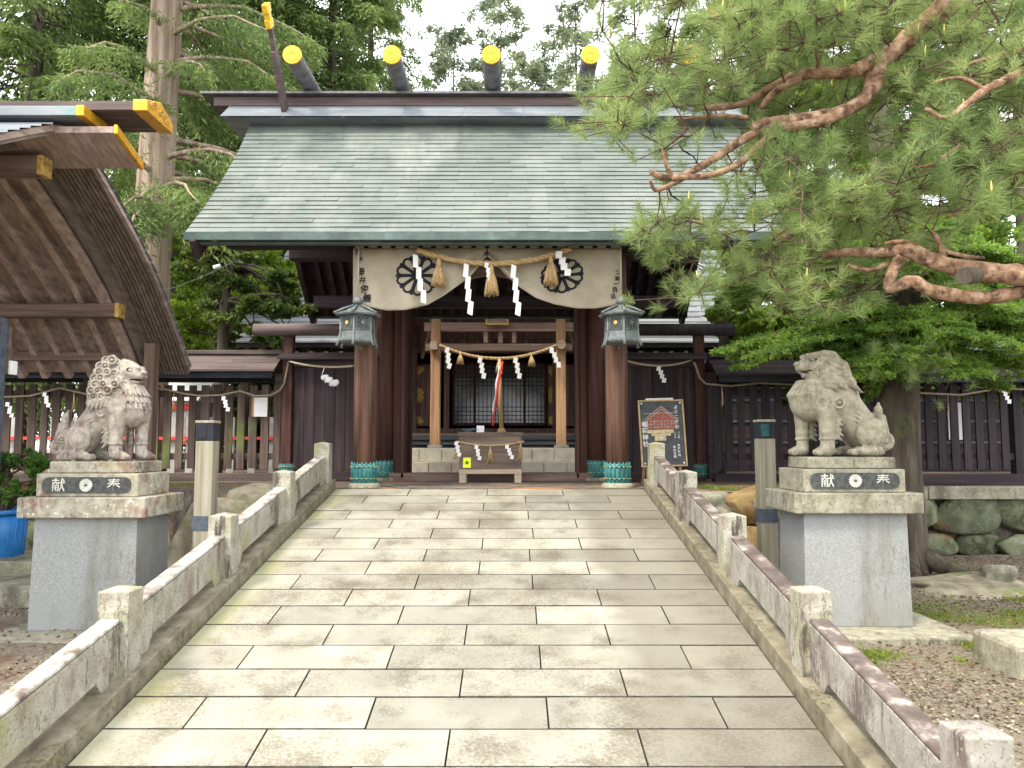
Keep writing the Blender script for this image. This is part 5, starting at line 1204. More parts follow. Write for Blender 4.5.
# ================================================================== NOTICE BOARD
cs = P(662.5, 433, 9.55); hw, hh = 0.27, 0.405; rt = math.radians(1.5)
t = thing('notice_board', (cs.x, 9.6, T), 'black notice board with red shrine picture and white writing, right of the gateway', 'notice board')
ux = Vector((math.cos(rt), 0.0, math.sin(rt))); uz = Vector((-math.sin(rt), 0.13, math.cos(rt))).normalized(); un = ux.cross(uz)
def bp(u, v, d=0.0): return cs+ux*u+uz*v+un*d
def quad(mb, u0, v0, u1, v1, d, th=0.004): mb.prism([bp(u0, v0, d), bp(u1, v0, d), bp(u1, v1, d), bp(u0, v1, d)], un*th)
mb = MB(); quad(mb, -hw, -hh, hw, hh, -0.02, 0.02); bd = mb.build('panel', M['board_face'], t)
mb = MB()
for a in ((-hw-.012, -hh-.012, -hw+.006, hh+.012), (hw-.006, -hh-.012, hw+.012, hh+.012), (-hw+.0062, hh-.006, hw-.0062, hh+.012), (-hw+.0062, -hh-.012, hw-.0062, -hh+.006)): quad(mb, *a, -0.018, 0.03)
mb.build('frame', M['board_frame'], t)
mb = MB(); quad(mb, -0.18, hh+0.014, 0.16, hh+0.036, -0.02, 0.02); mb.build('top_strip', M['white'], t)
pic = MB()
pic.prism([bp(-.19, .05, .001), bp(.17, .05, .001), bp(.17, .17, .001), bp(.19, .17, .001), bp(0.01, .33, .001), bp(-.21, .17, .001), bp(-.19, .17, .001)], un*0.003); pc = pic.build('shrine_picture', M['board_red'], bd)
l2 = MB()
for (a, b) in (((-.225, .165), (0, .335)), ((0, .335), (.205, .165)), ((-.20, .15), (0, .30)), ((0, .30), (.18, .15)), ((-.22, .245), (.2, .25))): l2.tube([bp(*a, .006), bp(*b, .006)], 0.006, 4)
for k in range(9): l2.tube([bp(-.18+.043*k, .055, .006), bp(-.18+.043*k, .16, .006)], 0.003, 4)
for k in range(3): l2.tube([bp(-.19, .07+.04*k, .006), bp(.17, .07+.04*k, .006)], 0.003, 4)
l2.build('outline', M['letter'], pc)
l3 = MB(); quad(l3, -.19, 0.0, .14, .042, 0.001); quad(l3, -.10, -.095, .04, -.03, 0.001); quad(l3, -.14, -.035, .10, -.005, .001); l3.build('pale_foreground', M['board_cream'], pc)
lt = MB()
for i, ch in enumerate('稲荷神社'): text_mb(lt, ch, 0.075, bp(-.215, .11-.082*i, .004), ux, uz, bold=.0015)
for i, ch in enumerate('ようこそお'): text_mb(lt, ch, 0.055, bp(.185, .32-.062*i, .004), ux, uz, bold=.001)
for i, ch in enumerate('参拝案内'): text_mb(lt, ch, 0.036, bp(.19, -.16-.04*i, .004), ux, uz, bold=.0006); text_mb(lt, '境内社殿'[i], 0.036, bp(.135, -.18-.04*i, .004), ux, uz, bold=.0006)
for i, ch in enumerate('御由緒書'): text_mb(lt, ch, 0.036, bp(-.045, -.17-.04*i, .004), ux, uz, bold=.0006)
for i, ch in enumerate('大正殿'): text_mb(lt, ch, 0.026, bp(.20, -.0-.03*i, .004), ux, uz); text_mb(lt, '三年月'[i], 0.026, bp(.155, -.0-.03*i, .004), ux, uz)
lt.build('lettering', M['white'], bd)
for u in (-hw+0.03, hw-0.03):
    for v in (-hh+0.03, hh-0.03): mb = MB(); mb.cyl(bp(u, v, 0.002), bp(u, v, 0.01), 0.012, 10); mb.build('screw', M['white'], t)
for u in (-0.2, 0.2):
    mb = MB(); a = bp(u, hh*0.6, -0.035); b = bp(u, -hh, -0.035); b = Vector((b.x, b.y-0.02, T)); mb.beam(a, b, 0.035, 0.03, up=(0, 1, 0)); mb.build('leg', M['light_z'], t)
    mb = MB(); a = bp(u*0.8, hh*0.55, -0.06); b = Vector((a.x, a.y+0.42, T)); mb.beam(a, b, 0.03, 0.03, up=(0, 1, 0)); mb.build('leg', M['light_z'], t)

# ================================================================== ROPES ALONG THE FENCES
def fence_rope(pts, label, items, r=0.014, m='straw_old'):
    t = thing('thin_rope', tuple(pts[0]), label, 'sacred rope'); rope_mb(pts, r, 10).build('rope', M[m], t)
    for kind, px, py, Y in items:
        mb = MB(); p = P(px, py, Y)
        if kind == 's': shide_mb(mb, p, 0.22, 0.05, px, 0.1); mb.build('paper_streamer', M['paper'], t)
        elif kind == 'g': 
            mb.tube([p, p+Vector((-0.03, 0, -0.10))], 0.005, 4); R = random.Random(px)
            for k in range(3): mb.blob(p+Vector((0.02+k*0.05, 0, -0.13-k*0.035)), (0.055, 0.02, 0.04), k, 0.25, 2)
            mb.build('paper_streamer', M['paper'], t)
        else: tuft(mb, p, 0.28, px, 8, 0.025); mb.build('straw_tuft', M['straw'], t)
fence_rope(sag(P(288.5, 361, 10.48), P(353, 366, 8.95), 0.04), 'thin straw rope sagging between the wing post and the left gate column', [('g', 324.5, 367, 9.55)])
fence_rope(sag(P(627, 361, 8.95), P(692, 360, 10.48), 0.07), 'thin straw rope sagging from the right gate column above the notice board', [('s', 659, 366, 9.6)])
pts = [P(288.5, 361, 10.48), P(286.5, 372, 10.5), P(284, 384, 10.5), P(279, 391, 10.5), P(270, 395.5, 10.5), P(255, 396, 10.5), P(240, 391, 10.5), P(222, 395, 10.5), P(200, 396, 10.5), P(183, 393.5, 10.5), P(160, 388, 10.5), P(120, 397, 10.5), P(90, 395, 10.5), P(60, 388, 10.5), P(30, 396, 10.5), P(-20, 398, 10.5)]
fence_rope(pts, 'thin straw rope looped along the top of the brown left fence', [('s', 224, 396, 10.45), ('t', 174, 393, 10.45), ('s', 45, 392, 10.45), ('t', 74, 392, 10.45), ('s', 8, 402, 10.45)])
pts = [P(694, 362, 10.3), P(700, 378, 10.25), P(706, 384, 10.25), P(730, 386, 10.25), P(760, 383, 10.25), P(800, 385, 10.25), P(850, 392, 10.25), P(920, 393, 10.25), P(960, 395, 10.25), P(1003, 388, 10.25), P(1060, 392, 10.25)]
fence_rope(pts, 'thin straw rope strung along the blackened right fence', [('t', 722, 386, 10.2), ('s', 1004, 388, 10.2), ('t', 948, 394, 10.2)])

# ================================================================== PURIFICATION PAVILION (left)
pav = thing('water_pavilion', (-6.4, 6.85, G), 'brown open-sided pavilion roof with gilded ridge ends filling the left edge', 'pavilion')
XE, XW = -4.04, -9.3
pf = [(9.60, 2.95), (9.30, 3.27), (9.05, 3.51), (8.61, 3.90), (8.17, 4.21), (7.75, 4.46), (7.33, 4.69), (6.85, 4.93)]
def pside(mir, dz=0.0): return [((2*6.85-y if mir else y), z+dz) for y, z in pf]
mb = MB()
for mir in (0, 1):
    top = pside(mir, 0.06); bot = pside(mir, 0.0)
    for x in (XE, XW): mb.sheet([[(x, y, z) for y, z in top], [(x, y, z) for y, z in bot]], False)
    mb.sheet([[(XE, *top[0]), (XE, *bot[0])], [(XW, *top[0]), (XW, *bot[0])]], False)
    mb.sheet([[(XE, y, z) for y, z in bot], [(XW, y, z) for y, z in bot]], False)
rf = mb.build('roof', M['brown_y'], pav)
mb = MB()
for mir in (0, 1):
    for (a, b) in zip(pside(mir, 0.062)[:-1], pside(mir, 0.062)[1:]):
        for j in range(3):
            (ya, za), (yb, zb) = [(a[0]+(b[0]-a[0])*q, a[1]+(b[1]-a[1])*q) for q in (j/3, (j+1)/3)]
            x = XE+0.02; R = random.Random(int(ya*100))
            while x > XW: w = 0.6; mb.add([(x, ya, za+.022), (x-w+.004, ya, za+.022), (x-w+.004, yb, zb+.004), (x, yb, zb+.004), (x, ya, za), (x-w+.004, ya, za)], [(0, 3, 2, 1), (4, 0, 1, 5)]); x -= w
mb.build('copper_tiles', M['copper_grey'], rf)
mb = MB()
for mir in (0, 1):   # narrow battens under the verge
    pts = pside(mir, -0.018)
    for k in range(9):
        x = XE-0.028-k*0.044
        for a, b in zip(pts[:-1], pts[1:]): mb.beam((x, a[0], a[1]), (x, b[0], b[1]), 0.030, 0.030)
mb.build('verge_battens', M['brown_dark_y'], rf)
mb = MB()
for mir in (0, 1):
    pts = pside(mir, -0.085)
    for a, b in zip(pts[:-1], pts[1:]): mb.beam((XE-0.47, a[0], a[1]), (XE-0.47, b[0], b[1]), 0.06, 0.15)
mb.build('bargeboard', M['brown_dark_y'], pav, bevel=0.004)
mb = MB()
for mir in (0, 1):
    pts = pside(mir, -0.10)
    for a, b in zip(pts[:-1], pts[1:]): mb.beam((XE-0.60, a[0], a[1]-0.02), (XE-0.60, b[0], b[1]-0.02), 0.13, 0.13)
mb.build('verge_beam', M['brown_y'], pav, bevel=0.004)
mb = MB()
for mir in (0, 1):
    pts = pside(mir, -0.05)
    for k in range(15):
        x = XE-0.92-k*0.29
        for a, b in zip(pts[:-1], pts[1:]): mb.beam((x, a[0], a[1]), (x, b[0], b[1]), 0.075, 0.09)
mb.build('rafters', M['brown_y'], pav)
def gtip(par, x, y, z, w, h, d=0.03, m='gold', tw=0.0):
    mb = MB(); mb.box((x+d/2, y, z), (d, w, h)); g_ = mb.build('gilded_end', M[m], par, bevel=0.006)
    mb = MB(); R = random.Random(int(x*100))
    for k in range(5):
        q = [(x+d+0.001, y+R.uniform(-.35, .35)*w, z+R.uniform(-.3, .3)*h) for _ in range(4)]; mb.tube(q, 0.006, 4)
    mb.build('relief', M['gold_dull'], g_)
# purlins
for (y, z, xe, w, h) in ((8.72, 3.57, -4.52, 0.15, 0.155), (6.85, 4.57, -4.30, 0.15, 0.17), (4.90, 3.62, -4.55, 0.15, 0.155)):
    mb = MB(); mb.box(((xe+XW)/2, y, z), (xe-XW, w, h)); p_ = mb.build('purlin', M['brown_x'], pav, bevel=0.006); gtip(p_, xe, y, z, w+0.008, h+0.008, 0.05, 'gold_dull')
mb = MB(); mb.box(((XE+XW)/2-0.3, 9.36, 3.12), (XE-XW-0.6, 0.08, 0.10)); mb.build('eave_board', M['brown_x'], pav)
mb = MB(); mb.box(((XE+XW)/2-0.3, 4.34, 3.12), (XE-XW-0.6, 0.08, 0.10)); mb.build('eave_board', M['brown_x'], pav)
# ridge boards
dz_ = -0.10
mb = MB(); mb.prism([(XW, 6.60, 5.00), (XW, 6.60, 5.08), (XW, 6.85, 5.17), (XW, 7.10, 5.08), (XW, 7.10, 5.00)], (-3.36-XW, 0, 0)); r_ = mb.build('ridge_board', M['ridge_wood'], pav, bevel=0.004)
mb = MB(); mb.prism([(-3.36, 6.59, 4.99), (-3.36, 6.59, 5.09), (-3.36, 6.85, 5.18), (-3.36, 7.11, 5.09), (-3.36, 7.11, 4.99)], (0.13, 0, 0)); g_ = mb.build('gilded_end', M['gold'], r_, bevel=0.008)
mb = MB(); R = random.Random(9)
for k in range(7): 
    cy, cz_ = 6.85+R.uniform(-.17, .17), 5.06+R.uniform(-.02, .05); mb.tube([(-3.228, cy+0.035*math.cos(a), cz_+0.022*math.sin(a)) for a in np.linspace(0, 5, 9)], 0.006, 4)
mb.build('relief', M['gold_dull'], g_)
mb = MB(); mb.box(((XW-3.80)/2, 6.85, 4.945), (-3.80-XW, 0.72, 0.085)); r2 = mb.build('ridge_board', M['copper_grey'], pav, bevel=0.004); 
mb = MB(); mb.box((-3.765, 6.68, 4.945), (0.07, 0.39, 0.095)); mb.build('gilded_end', M['gold'], r2, bevel=0.006)
mb = MB(); mb.prism([(XW, 6.60, 4.79), (XW, 6.60, 4.85), (XW, 7.08, 4.70), (XW, 7.08, 4.64)], (-3.52-XW, 0, 0)); r3 = mb.build('ridge_board', M['brown_y'], pav, bevel=0.004); mb = MB(); mb.prism([(-3.52, 6.59, 4.78), (-3.52, 6.59, 4.86), (-3.52, 7.09, 4.71), (-3.52, 7.09, 4.63)], (0.035, 0, 0)); mb.build('gilded_end', M['gold'], r3, bevel=0.006)
# posts
for (x, y, zt) in ((P(150, 400, 9.15).x, 9.15, 3.25), (-8.6, 8.75, 3.54), (-8.6, 5.0, 3.54), (-6.4, 6.0, 4.6)):
    if x == -6.4: continue
    mb = MB(); mb.box((x, y, (G+zt)/2), (0.13, 0.13, zt-G)); mb.build('post', M['brown_z'], pav, bevel=0.006)
mb = MB(); c = P(2.5, 400, 7.4); mb.box((c.x-0.06, 7.4, (G+P(0, 318, 7.4).z)/2), (0.09, 0.09, P(0, 318, 7.4).z-G)); tag(mb.build('metal_post', M['bluegrey'], bevel=0.006), 'thin grey post standing at the very left edge below the pavilion beam', 'post')
c = P(9, 368, 7.5); t = thing('wall_lamp', tuple(c), 'small brown box lamp with white lens under the pavilion roof at the left edge', 'lamp')
mb = MB(); mb.box((c.x-0.06, 7.5, c.z), (0.17, 0.12, 0.13)); mb.build('housing', M['brown_dark_y'], t, bevel=0.01); mb = MB(); mb.box((c.x+0.045, 7.49, c.z), (0.03, 0.10, 0.135)); mb.build('lens', M['white'], t, bevel=0.006)
mb = MB(); mb.box((c.x-0.1, 7.62, c.z), (0.05, 0.35, 0.05)); mb.box((c.x-0.1, 7.62, c.z+0.2), (0.04, 0.04, 0.45)); mb.build('arm', M['brown_dark_y'], t)
# service wire
t = thing('overhead_wire', tuple(P(111, 306, 8.6)), 'thin pale wire with white insulators running from the pavilion beam past the trees', 'wire')
mb = MB(); mb.tube([P(112, 307, 8.7), P(118, 305, 8.8), P(125, 302.5, 8.9)], 0.004, 5); mb.tube(sag(P(132, 300, 8.95), P(233, 262, 11.6), 0.05), 0.005, 5); mb.tube(sag(P(128, 303, 8.9), P(127, 318, 8.8), 0.03)+[P(115, 316, 8.8), P(109, 307, 8.75)], 0.003, 4); mb.build('cable', M['lantern_metal'], t)
for px, py in ((124.5, 303), (129, 300.5)):
    c = P(px, py, 8.9); mb = MB(); mb.lathe(c-Vector((0, 0, .022)), [(0.010, 0), (0.024, 0.006), (0.028, 0.02), (0.022, 0.036), (0.010, 0.044)], 14); mb.build('insulator', M['white'], t)
c = P(217, 267, 11.3); mb = MB(); mb.tube([c+Vector((-0.05, 0, -0.01)), c+Vector((0.05, 0, 0.02))], 0.03, 10); mb.build('insulator', M['white'], t)

# ================================================================== THINGS BEYOND THE FENCES
t = thing('vermilion_fence', (-6, 13.6, T), 'red and white painted fence glimpsed through the pickets on the left', 'fence')
R = random.Random(2)
for k in range(20):
    x = -9.5+k*0.35+R.uniform(-.04, .04); mb = MB(); mb.box((x, 13.6, T+0.50), (0.13, 0.05, 0.98)); mb.build('picket', M['offwhite'], t)
for k in range(4): mb = MB(); mb.box((-9.4+1.95*k+0.1, 13.55, T+0.62), (0.11, 0.10, 1.22)); mb.build('post', M['red'], t)
for zz in (0.62,): mb = MB(); mb.box((-6.2, 13.53, T+zz), (6.8, 0.05, 0.05)); mb.build('rail', M['red'], t)
t = thing('festival_tent', (-7.6, 16.5, T), 'white tent with red trim standing behind the left fence', 'tent')
mb = MB(); mb.box((-7.6, 16.5, T+0.95), (2.2, 1.6, 0.9)); mb.build('side_cloth', M['offwhite'], t); mb = MB(); mb.box((-7.6, 15.68, T+0.55), (2.2, 0.02, 0.07)); mb.box((-7.6, 15.68, T+1.28), (2.2, 0.02, 0.10)); mb.build('trim', M['red'], t)
mb = MB(); mb.prism([(-8.8, 15.6, T+1.4), (-8.8, 17.4, T+1.4), (-8.8, 16.5, T+1.85)], (2.4, 0, 0)); mb.build('roof', M['white'], t)
for x in (-8.6, -6.5): mb = MB(); mb.cyl((x, 15.65, T), (x, 15.65, T+1.4), 0.03, 8); mb.build('pole', M['red'], t)
t = thing('storehouse', (5.5, 15, T), 'dark low building with pale horizontal boards behind the right fence', 'building')
mb = MB(); mb.box((7.0, 15.8, T+1.0), (9.0, 2.4, 2.0)); mb.build('wall', M['dark_x'], t)
mb = MB()
for zz in (0.55, 0.95, 1.35): mb.box((7.0, 14.58, T+zz), (8.9, 0.03, 0.04))
mb.build('battens', M['bluegrey'], t)
mb = MB(); mb.prism([(2.2, 14.2, T+2.0), (2.2, 17.4, T+2.0), (2.2, 15.8, T+3.0)], (9.6, 0, 0)); mb.build('roof', M['copper_grey'], t)
for k in range(2, 5): mb = MB(); mb.box((3.6+k*1.2, 14.57, T+0.95), (0.28, 0.03, 0.7)); mb.build('window', M['white'], t)

# ================================================================== TREES
rng = np.random.default_rng(11)
def nrm(a): return a/(np.linalg.norm(a, axis=-1, keepdims=True)+1e-9)
def leaves(name, Pt, D, L, Wd, m, parent, jit=0.5, seed=0):
    """one small folded leaf card per point; Pt base points, D directions"""
    g = np.random.default_rng(seed); n = len(Pt); D = nrm(D+g.normal(0, jit, (n, 3))); U = nrm(np.cross(D, g.normal(0, 1, (n, 3))))
    l = (L*g.uniform(0.6, 1.3, n))[:, None]; w = (Wd*g.uniform(0.7, 1.3, n))[:, None]; N_ = np.cross(D, U)
    V = np.stack([Pt, Pt+D*l*0.45+U*w*0.5+N_*w*0.12, Pt+D*l, Pt+D*l*0.5-U*w*0.5+N_*w*0.12], 1).reshape(-1, 3)
    F = np.arange(n*4).reshape(-1, 4); return np_mesh(name, V, F, m, parent)

def trunk_mesh(mb, pts, rads, n=12): mb.tube(pts, rads, n)

def conifer(name, base, H, R0, crown_z, crown_r, nb, nl, m, mbark, label, cat='tree', group=None, seed=0, droop=0.35, L=0.16, Wd=0.035, lean=(0, 0), top_r=0.25, hang=0.8, gap=0.0, clump=1.0, radbias=0.55, twigs=True):
    """tall conifer: tapered trunk, whorls of drooping limbs, hanging sprays along each limb"""
    g = np.random.default_rng(seed); base = Vector(base); t = thing(name, base, label, cat, group)
    mb = MB(); pts = [base+Vector((lean[0]*u+0.04*math.sin(u*7+seed), lean[1]*u, H*u-0.2)) for u in np.linspace(0, 1, 12)]
    mb.tube(pts, [R0*(1-0.88*u)*(1+0.25*math.exp(-u*30)) for u in np.linspace(0, 1, 12)], 14); tr = mb.build('trunk', mbark, t)
    lb = MB(); PT = []; DD = []
    for i in range(nb):
        u = (i+g.uniform(0, 1))/nb; z = crown_z+(H-crown_z)*u
        if g.uniform() < gap: continue
        a = g.uniform(0, 2*math.pi); r = crown_r*((1-u)**0.7*(1-top_r)+top_r)*g.uniform(0.55, 1.1)
        o = np.array([base.x+lean[0]*z/H, base.y+lean[1]*z/H, base.z+z]); d = np.array([math.cos(a), math.sin(a), 0.0])
        ts = np.linspace(0, 1, 7); dz = r*(0.18*ts-droop*ts**2); cl = o+d*(r*ts)[:, None]+np.array([0, 0, 1])*dz[:, None]
        cl += g.normal(0, 0.05*r*0.3, cl.shape)*ts[:, None]
        if twigs: lb.tube([Vector(c) for c in cl], [max(0.006, R0*0.16*(1-0.85*q)*(1-0.5*u)) for q in ts], 5, caps=False)
        k = int(nl/nb*g.uniform(0.6, 1.4)*(0.5+r/crown_r)); q = g.uniform(0.12, 1, k)**radbias; idx = np.minimum((q*6).astype(int), 5); f = (q*6-idx)[:, None]
        p = cl[idx]*(1-f)+cl[idx+1]*f; sd = np.array([-d[1], d[0], 0]); wid = r*0.30*clump*(1.15-q)
        # side twigs: cluster points on a few twig lines
        nt_ = 9; tw = g.integers(0, nt_, k); tq = (tw+0.5)/nt_; side = np.where(tw % 2 == 0, 1, -1)
        off = g.uniform(0, 1, k)*wid*side; p = p+sd*off[:, None]; hg = g.exponential(0.10*hang*clump, k)*(1+0*q); p[:, 2] -= np.abs(off)*0.25+hg
        p += g.normal(0, 0.035*clump, p.shape)
        dd = d*0.5+sd*(side*0.5)[:, None]+np.array([0, 0, -0.6*hang])
        PT.append(p); DD.append(np.broadcast_to(dd, p.shape))
    if twigs: lb.build('limbs', mbark, t)['kind'] = 'stuff'
    leaves('crown', np.concatenate(PT), np.concatenate(DD), L, Wd, m, t, 0.45, seed+1); return t

def bushy(name, base, centers, n, L, Wd, m, mbark, label, seed=0, group=None, cat='tree', flat=0.5, up=0.3, trunk=None, layers=True, shell=0.5):
    """broad crown from many pads: centers = [(x, y, z, r)]"""
    g = np.random.default_rng(seed); base = Vector(base); t = thing(name, base, label, cat, group)
    mb = MB(); lb = MB()
    if trunk:
        mb.tube([Vector(p) for p, r in trunk], [r for p, r in trunk], 12); tr = mb.build('trunk', mbark, t)
    tp = [Vector(p) for p, r in trunk] if trunk else [base]
    vol = np.array([c[3]**2 for c in centers]); vol /= vol.sum(); PT = []; DD = []
    for c, v in zip(centers, vol):
        k = int(n*v); npad = max(4, int(14*c[3])); pc = nrm(g.normal(0, 1, (npad, 3)))*g.uniform(0.25, 1.0, (npad, 1))*c[3]; pc[:, 2] *= 0.75
        pr = c[3]*g.uniform(0.22, 0.42, npad); w = g.integers(0, npad, k); d = nrm(g.normal(0, 1, (k, 3)))*(g.uniform(0, 1, (k, 1))**shell)
        d[:, 2] *= flat if layers else 1.0
        p = np.array(c[:3])+pc[w]+d*pr[w][:, None]; PT.append(p); o = nrm(p-np.array(c[:3])); o[:, 2] += up; DD.append(o)
        cv = Vector(c[:3]); s_ = min(tp, key=lambda q: (q-cv).length)
        lb.tube([s_, s_.lerp(cv, 0.5)+Vector((0, 0, 0.05)), cv], [0.035*c[3]+.012, 0.028*c[3]+.008, 0.012], 6, caps=False)
        for i in range(min(npad, 7)): lb.tube([cv, cv+Vector(pc[i])*0.9], [0.014, 0.005], 4, caps=False)
    lb.build('limbs', mbark, t)['kind'] = 'stuff'
    leaves('crown', np.concatenate(PT), np.concatenate(DD), L, Wd, m, t, 0.6, seed+1); return t

# --- big cedar behind the pavilion
conifer('cedar_tree', (P(146, 300, 14.5).x, 14.5, T), 26, 0.42, 4.6, 3.4, 170, 120000, M['cedar_leaf'], M['bark'], 'big straight cedar with bare reddish trunk rising behind the pavilion ridge', seed=3, droop=0.45, L=0.15, Wd=0.028, lean=(0.6, 0), hang=1.2)
# --- more cedars filling the left background
GR = 'cedars in the shrine grove'
for i, (px, Y, H, cz, cr_, nl, lab) in enumerate([
    (20, 19, 22, 1.0, 3.8, 110000, 'leafy cedar at the far left edge behind the pavilion roof'),
    (88, 24, 27, 2.0, 4.4, 100000, 'dense cedar between the left edge and the bare cedar trunk'),
    (205, 21, 23, 0.6, 3.6, 110000, 'dense cedar just right of the big bare trunk'),
    (262, 26, 27, 1.0, 4.4, 100000, 'cedar behind the left end of the gate ridge'),
    (325, 23, 22, 1.5, 3.3, 85000, 'cedar behind the second golden log end from the left'),
    (366, 31, 27, 2.0, 3.4, 40000, 'cedar closing the left side of the bright sky gap'),
]):
    x = (px-512)/FPX*Y; conifer('cedar_tree', (x, Y, T), H, 0.26, cz, cr_, 190, nl, M['cedar_leaf'], M['bark_dark'], lab, group=GR, seed=20+i, droop=0.4, L=0.22, Wd=0.055, clump=1.25, hang=1.3, top_r=0.45)
# --- sparse tall trees against the white sky
for i, (px, Y, H, cr_, lab) in enumerate([
    (452, 34, 20.2, 2.1, 'thin pale tree left of the middle golden log end against the sky'), (500, 36, 23.5, 2.3, 'tall thin tree with visible trunk right of the middle golden log end'),
    (533, 33, 18.0, 1.9, 'shorter bushy tree between the middle and fourth golden log ends'), (578, 36, 23, 2.2, 'thin pale tree just left of the fourth golden log end'),
    (640, 32, 23, 2.6, 'thin tree behind the pine at the right end of the gate roof')]):
    x = (px-512)/FPX*Y; conifer('tall_tree', (x, Y, T), H, 0.16, 6, cr_, 110, 15000, M['cedar_leaf_hazed'], M['bark_dark'], lab, group='thin trees against the sky', seed=50+i, droop=0.15, L=0.24, Wd=0.09, clump=1.7, hang=0.5, top_r=0.5, gap=0.08)
# --- right background
for i, (px, Y, H, cz, cr_, nl, lab) in enumerate([
    (735, 24, 22, 1.0, 3.8, 60000, 'dark conifer behind the right end of the gate roof'),
    (830, 21, 21, 0.5, 3.8, 70000, 'dark conifer behind the pine above the right pedestal lion'),
    (905, 25, 24, 0.5, 4.0, 60000, 'dark conifer behind the fence near the right edge'),
    (1035, 20, 20, 0.5, 2.6, 22000, 'dark conifer at the far right edge with white sky beside it')]):
    x = (px-512)/FPX*Y; conifer('conifer_tree', (x, Y, T), H, 0.28, cz, cr_, 110, nl, M['cedar_leaf'], M['bark_dark'], lab, group='conifers behind the right fence', seed=70+i, droop=0.3, L=0.26, Wd=0.075, clump=1.35, top_r=0.4)
# --- middle-left maple-like tree beside the gate
tx = P(222, 350, 12.6)
cent = []
g = np.random.default_rng(4)
for k in range(17): px, py = g.uniform(172, 290), g.uniform(238, 335); c = P(px, py, g.uniform(12.0, 13.4)); cent.append((c.x, c.y, c.z, g.uniform(0.28, 0.55)))
bushy('garden_tree', (tx.x, 12.6, T), cent, 34000, 0.085, 0.05, M['maple_leaf'], M['bark_dark'], 'small tree with dark slender trunk between the pavilion and the gate', seed=5,
      trunk=[((tx.x-0.05, 12.6, T-0.1), 0.11), ((tx.x, 12.6, T+1.4), 0.095), (tuple(P(225, 300, 12.6)), 0.08), (tuple(P(230, 262, 12.6)), 0.06), (tuple(P(236, 238, 12.6)), 0.03)], flat=0.3)
cent = []
for k in range(22): px, py = g.uniform(165, 300), g.uniform(225, 352); c = P(px, py, g.uniform(15.0, 17.5)); cent.append((c.x, c.y, c.z, g.uniform(0.5, 0.9)))
bushy('leafy_tree', (-5.6, 16, T), cent, 30000, 0.12, 0.07, M['bright_leaf'], M['bark_dark'], 'yellow-green leafy tree filling the background behind the small dark-trunked tree', seed=6, trunk=[((-5.6, 16, T-.1), .16), ((-5.5, 16, T+2.5), .12), ((-5.4, 16, T+4.2), .05)], flat=0.5)
cent = []
for k in range(8): px, py = g.uniform(252, 280), g.uniform(335, 350); c = P(px, py, 11.8); cent.append((c.x, c.y, c.z-0.15, 0.2))

# --- fir-like tree over the right fence: flat bright sprays, trunk right of the pedestal
g = np.random.default_rng(8)
tb = P(905, 568, 9.0)
fir = thing('fir_tree', (tb.x, 9.0, G), 'fir with rough dark trunk and flat bright green sprays over the right fence', 'tree')
mb = MB(); mb.tube([(tb.x-0.05, 9.0, G-0.15), (tb.x, 9.0, G+0.25), (tb.x-0.02, 9.0, G+1.2), (tb.x+0.03, 9.02, G+2.2), (tb.x+0.1, 9.1, G+3.6), (tb.x+0.05, 9.3, G+5.5), (tb.x, 9.5, G+8)], [0.33, 0.26, 0.235, 0.22, 0.18, 0.14, 0.06], 18)
for a in (0.3, 1.9, 3.3, 4.4, 5.5): mb.tube([(tb.x, 9.0, G+0.3), (tb.x+0.4*math.cos(a), 9+0.4*math.sin(a), G+0.08), (tb.x+0.9*math.cos(a), 9+0.9*math.sin(a), G-0.04)], [0.14, 0.09, 0.03], 8)
fir_trunk = mb.build('trunk', M['bark_dark'], fir)
lb = MB(); PT = []; DD = []
limbs = []
for k in range(84):
    px = g.uniform(712, 1060); py = g.uniform(235, 392) if k > 20 else g.uniform(345, 392); Y = g.uniform(7.7, 9.6) if py > 300 else g.uniform(8.2, 11.0)
    if k % 5 == 0: px = g.uniform(850, 960); Y = g.uniform(7.6, 8.4); py = g.uniform(225, 385)
    if px < 790 and py > 375: py -= 25
    limbs.append((px, py, Y))
for (px, py, Y) in limbs:
    c = np.array(P(px, py, Y)); o = np.array([tb.x+0.03, 9.05, min(G+6.5, max(G+1.7, c[2]+g.uniform(-0.1, 0.45)))])
    if Y > 11: o = o*0.5+c*0.5+np.array([0.3, 0, 0])
    d = c-o; r = np.linalg.norm(d[:2]); dn = d/np.linalg.norm(d); sd = np.array([-dn[1], dn[0], 0]); sd /= np.linalg.norm(sd)
    ts = np.linspace(0, 1, 7); cl = o+d*ts[:, None]; cl[:, 2] += 0.15*np.sin(ts*math.pi); lb.tube([Vector(q) for q in cl], [max(0.008, 0.045*(1-0.8*u)) for u in ts], 6, caps=False)
    Ls = 1.0
    for j in range(9):      # pads of side twigs carrying flat needles
        u = 0.35+0.65*(j+g.uniform(0, 1))/9; i = min(5, int(u*6)); f = u*6-i; b0 = cl[i]*(1-f)+cl[i+1]*f
        for s_ in (-1, 1):
            tl = g.uniform(0.25, 0.6)*(1.2-u*0.7); td = nrm(dn*0.8+sd*s_*0.9+np.array([0, 0, g.uniform(-.18, .02)])); lb.tube([Vector(b0), Vector(b0+td*tl)], [0.006, 0.002], 4, caps=False)
            for w in range(7):
                q0 = b0+td*tl*(w+0.6)/7; for_l = tl*0.45*(1-w/9); 
                for s2 in (-1, 1):
                    dd = nrm(td+np.cross(td, [0, 0, 1])*s2*0.9); kk = 9; qq = q0+dd*np.linspace(0.02, for_l, kk)[:, None]+g.normal(0, 0.008, (kk, 3)); PT.append(qq); DD.append(np.broadcast_to(dd, qq.shape))
lb.build('limbs', M['bark_dark'], fir)['kind'] = 'stuff'
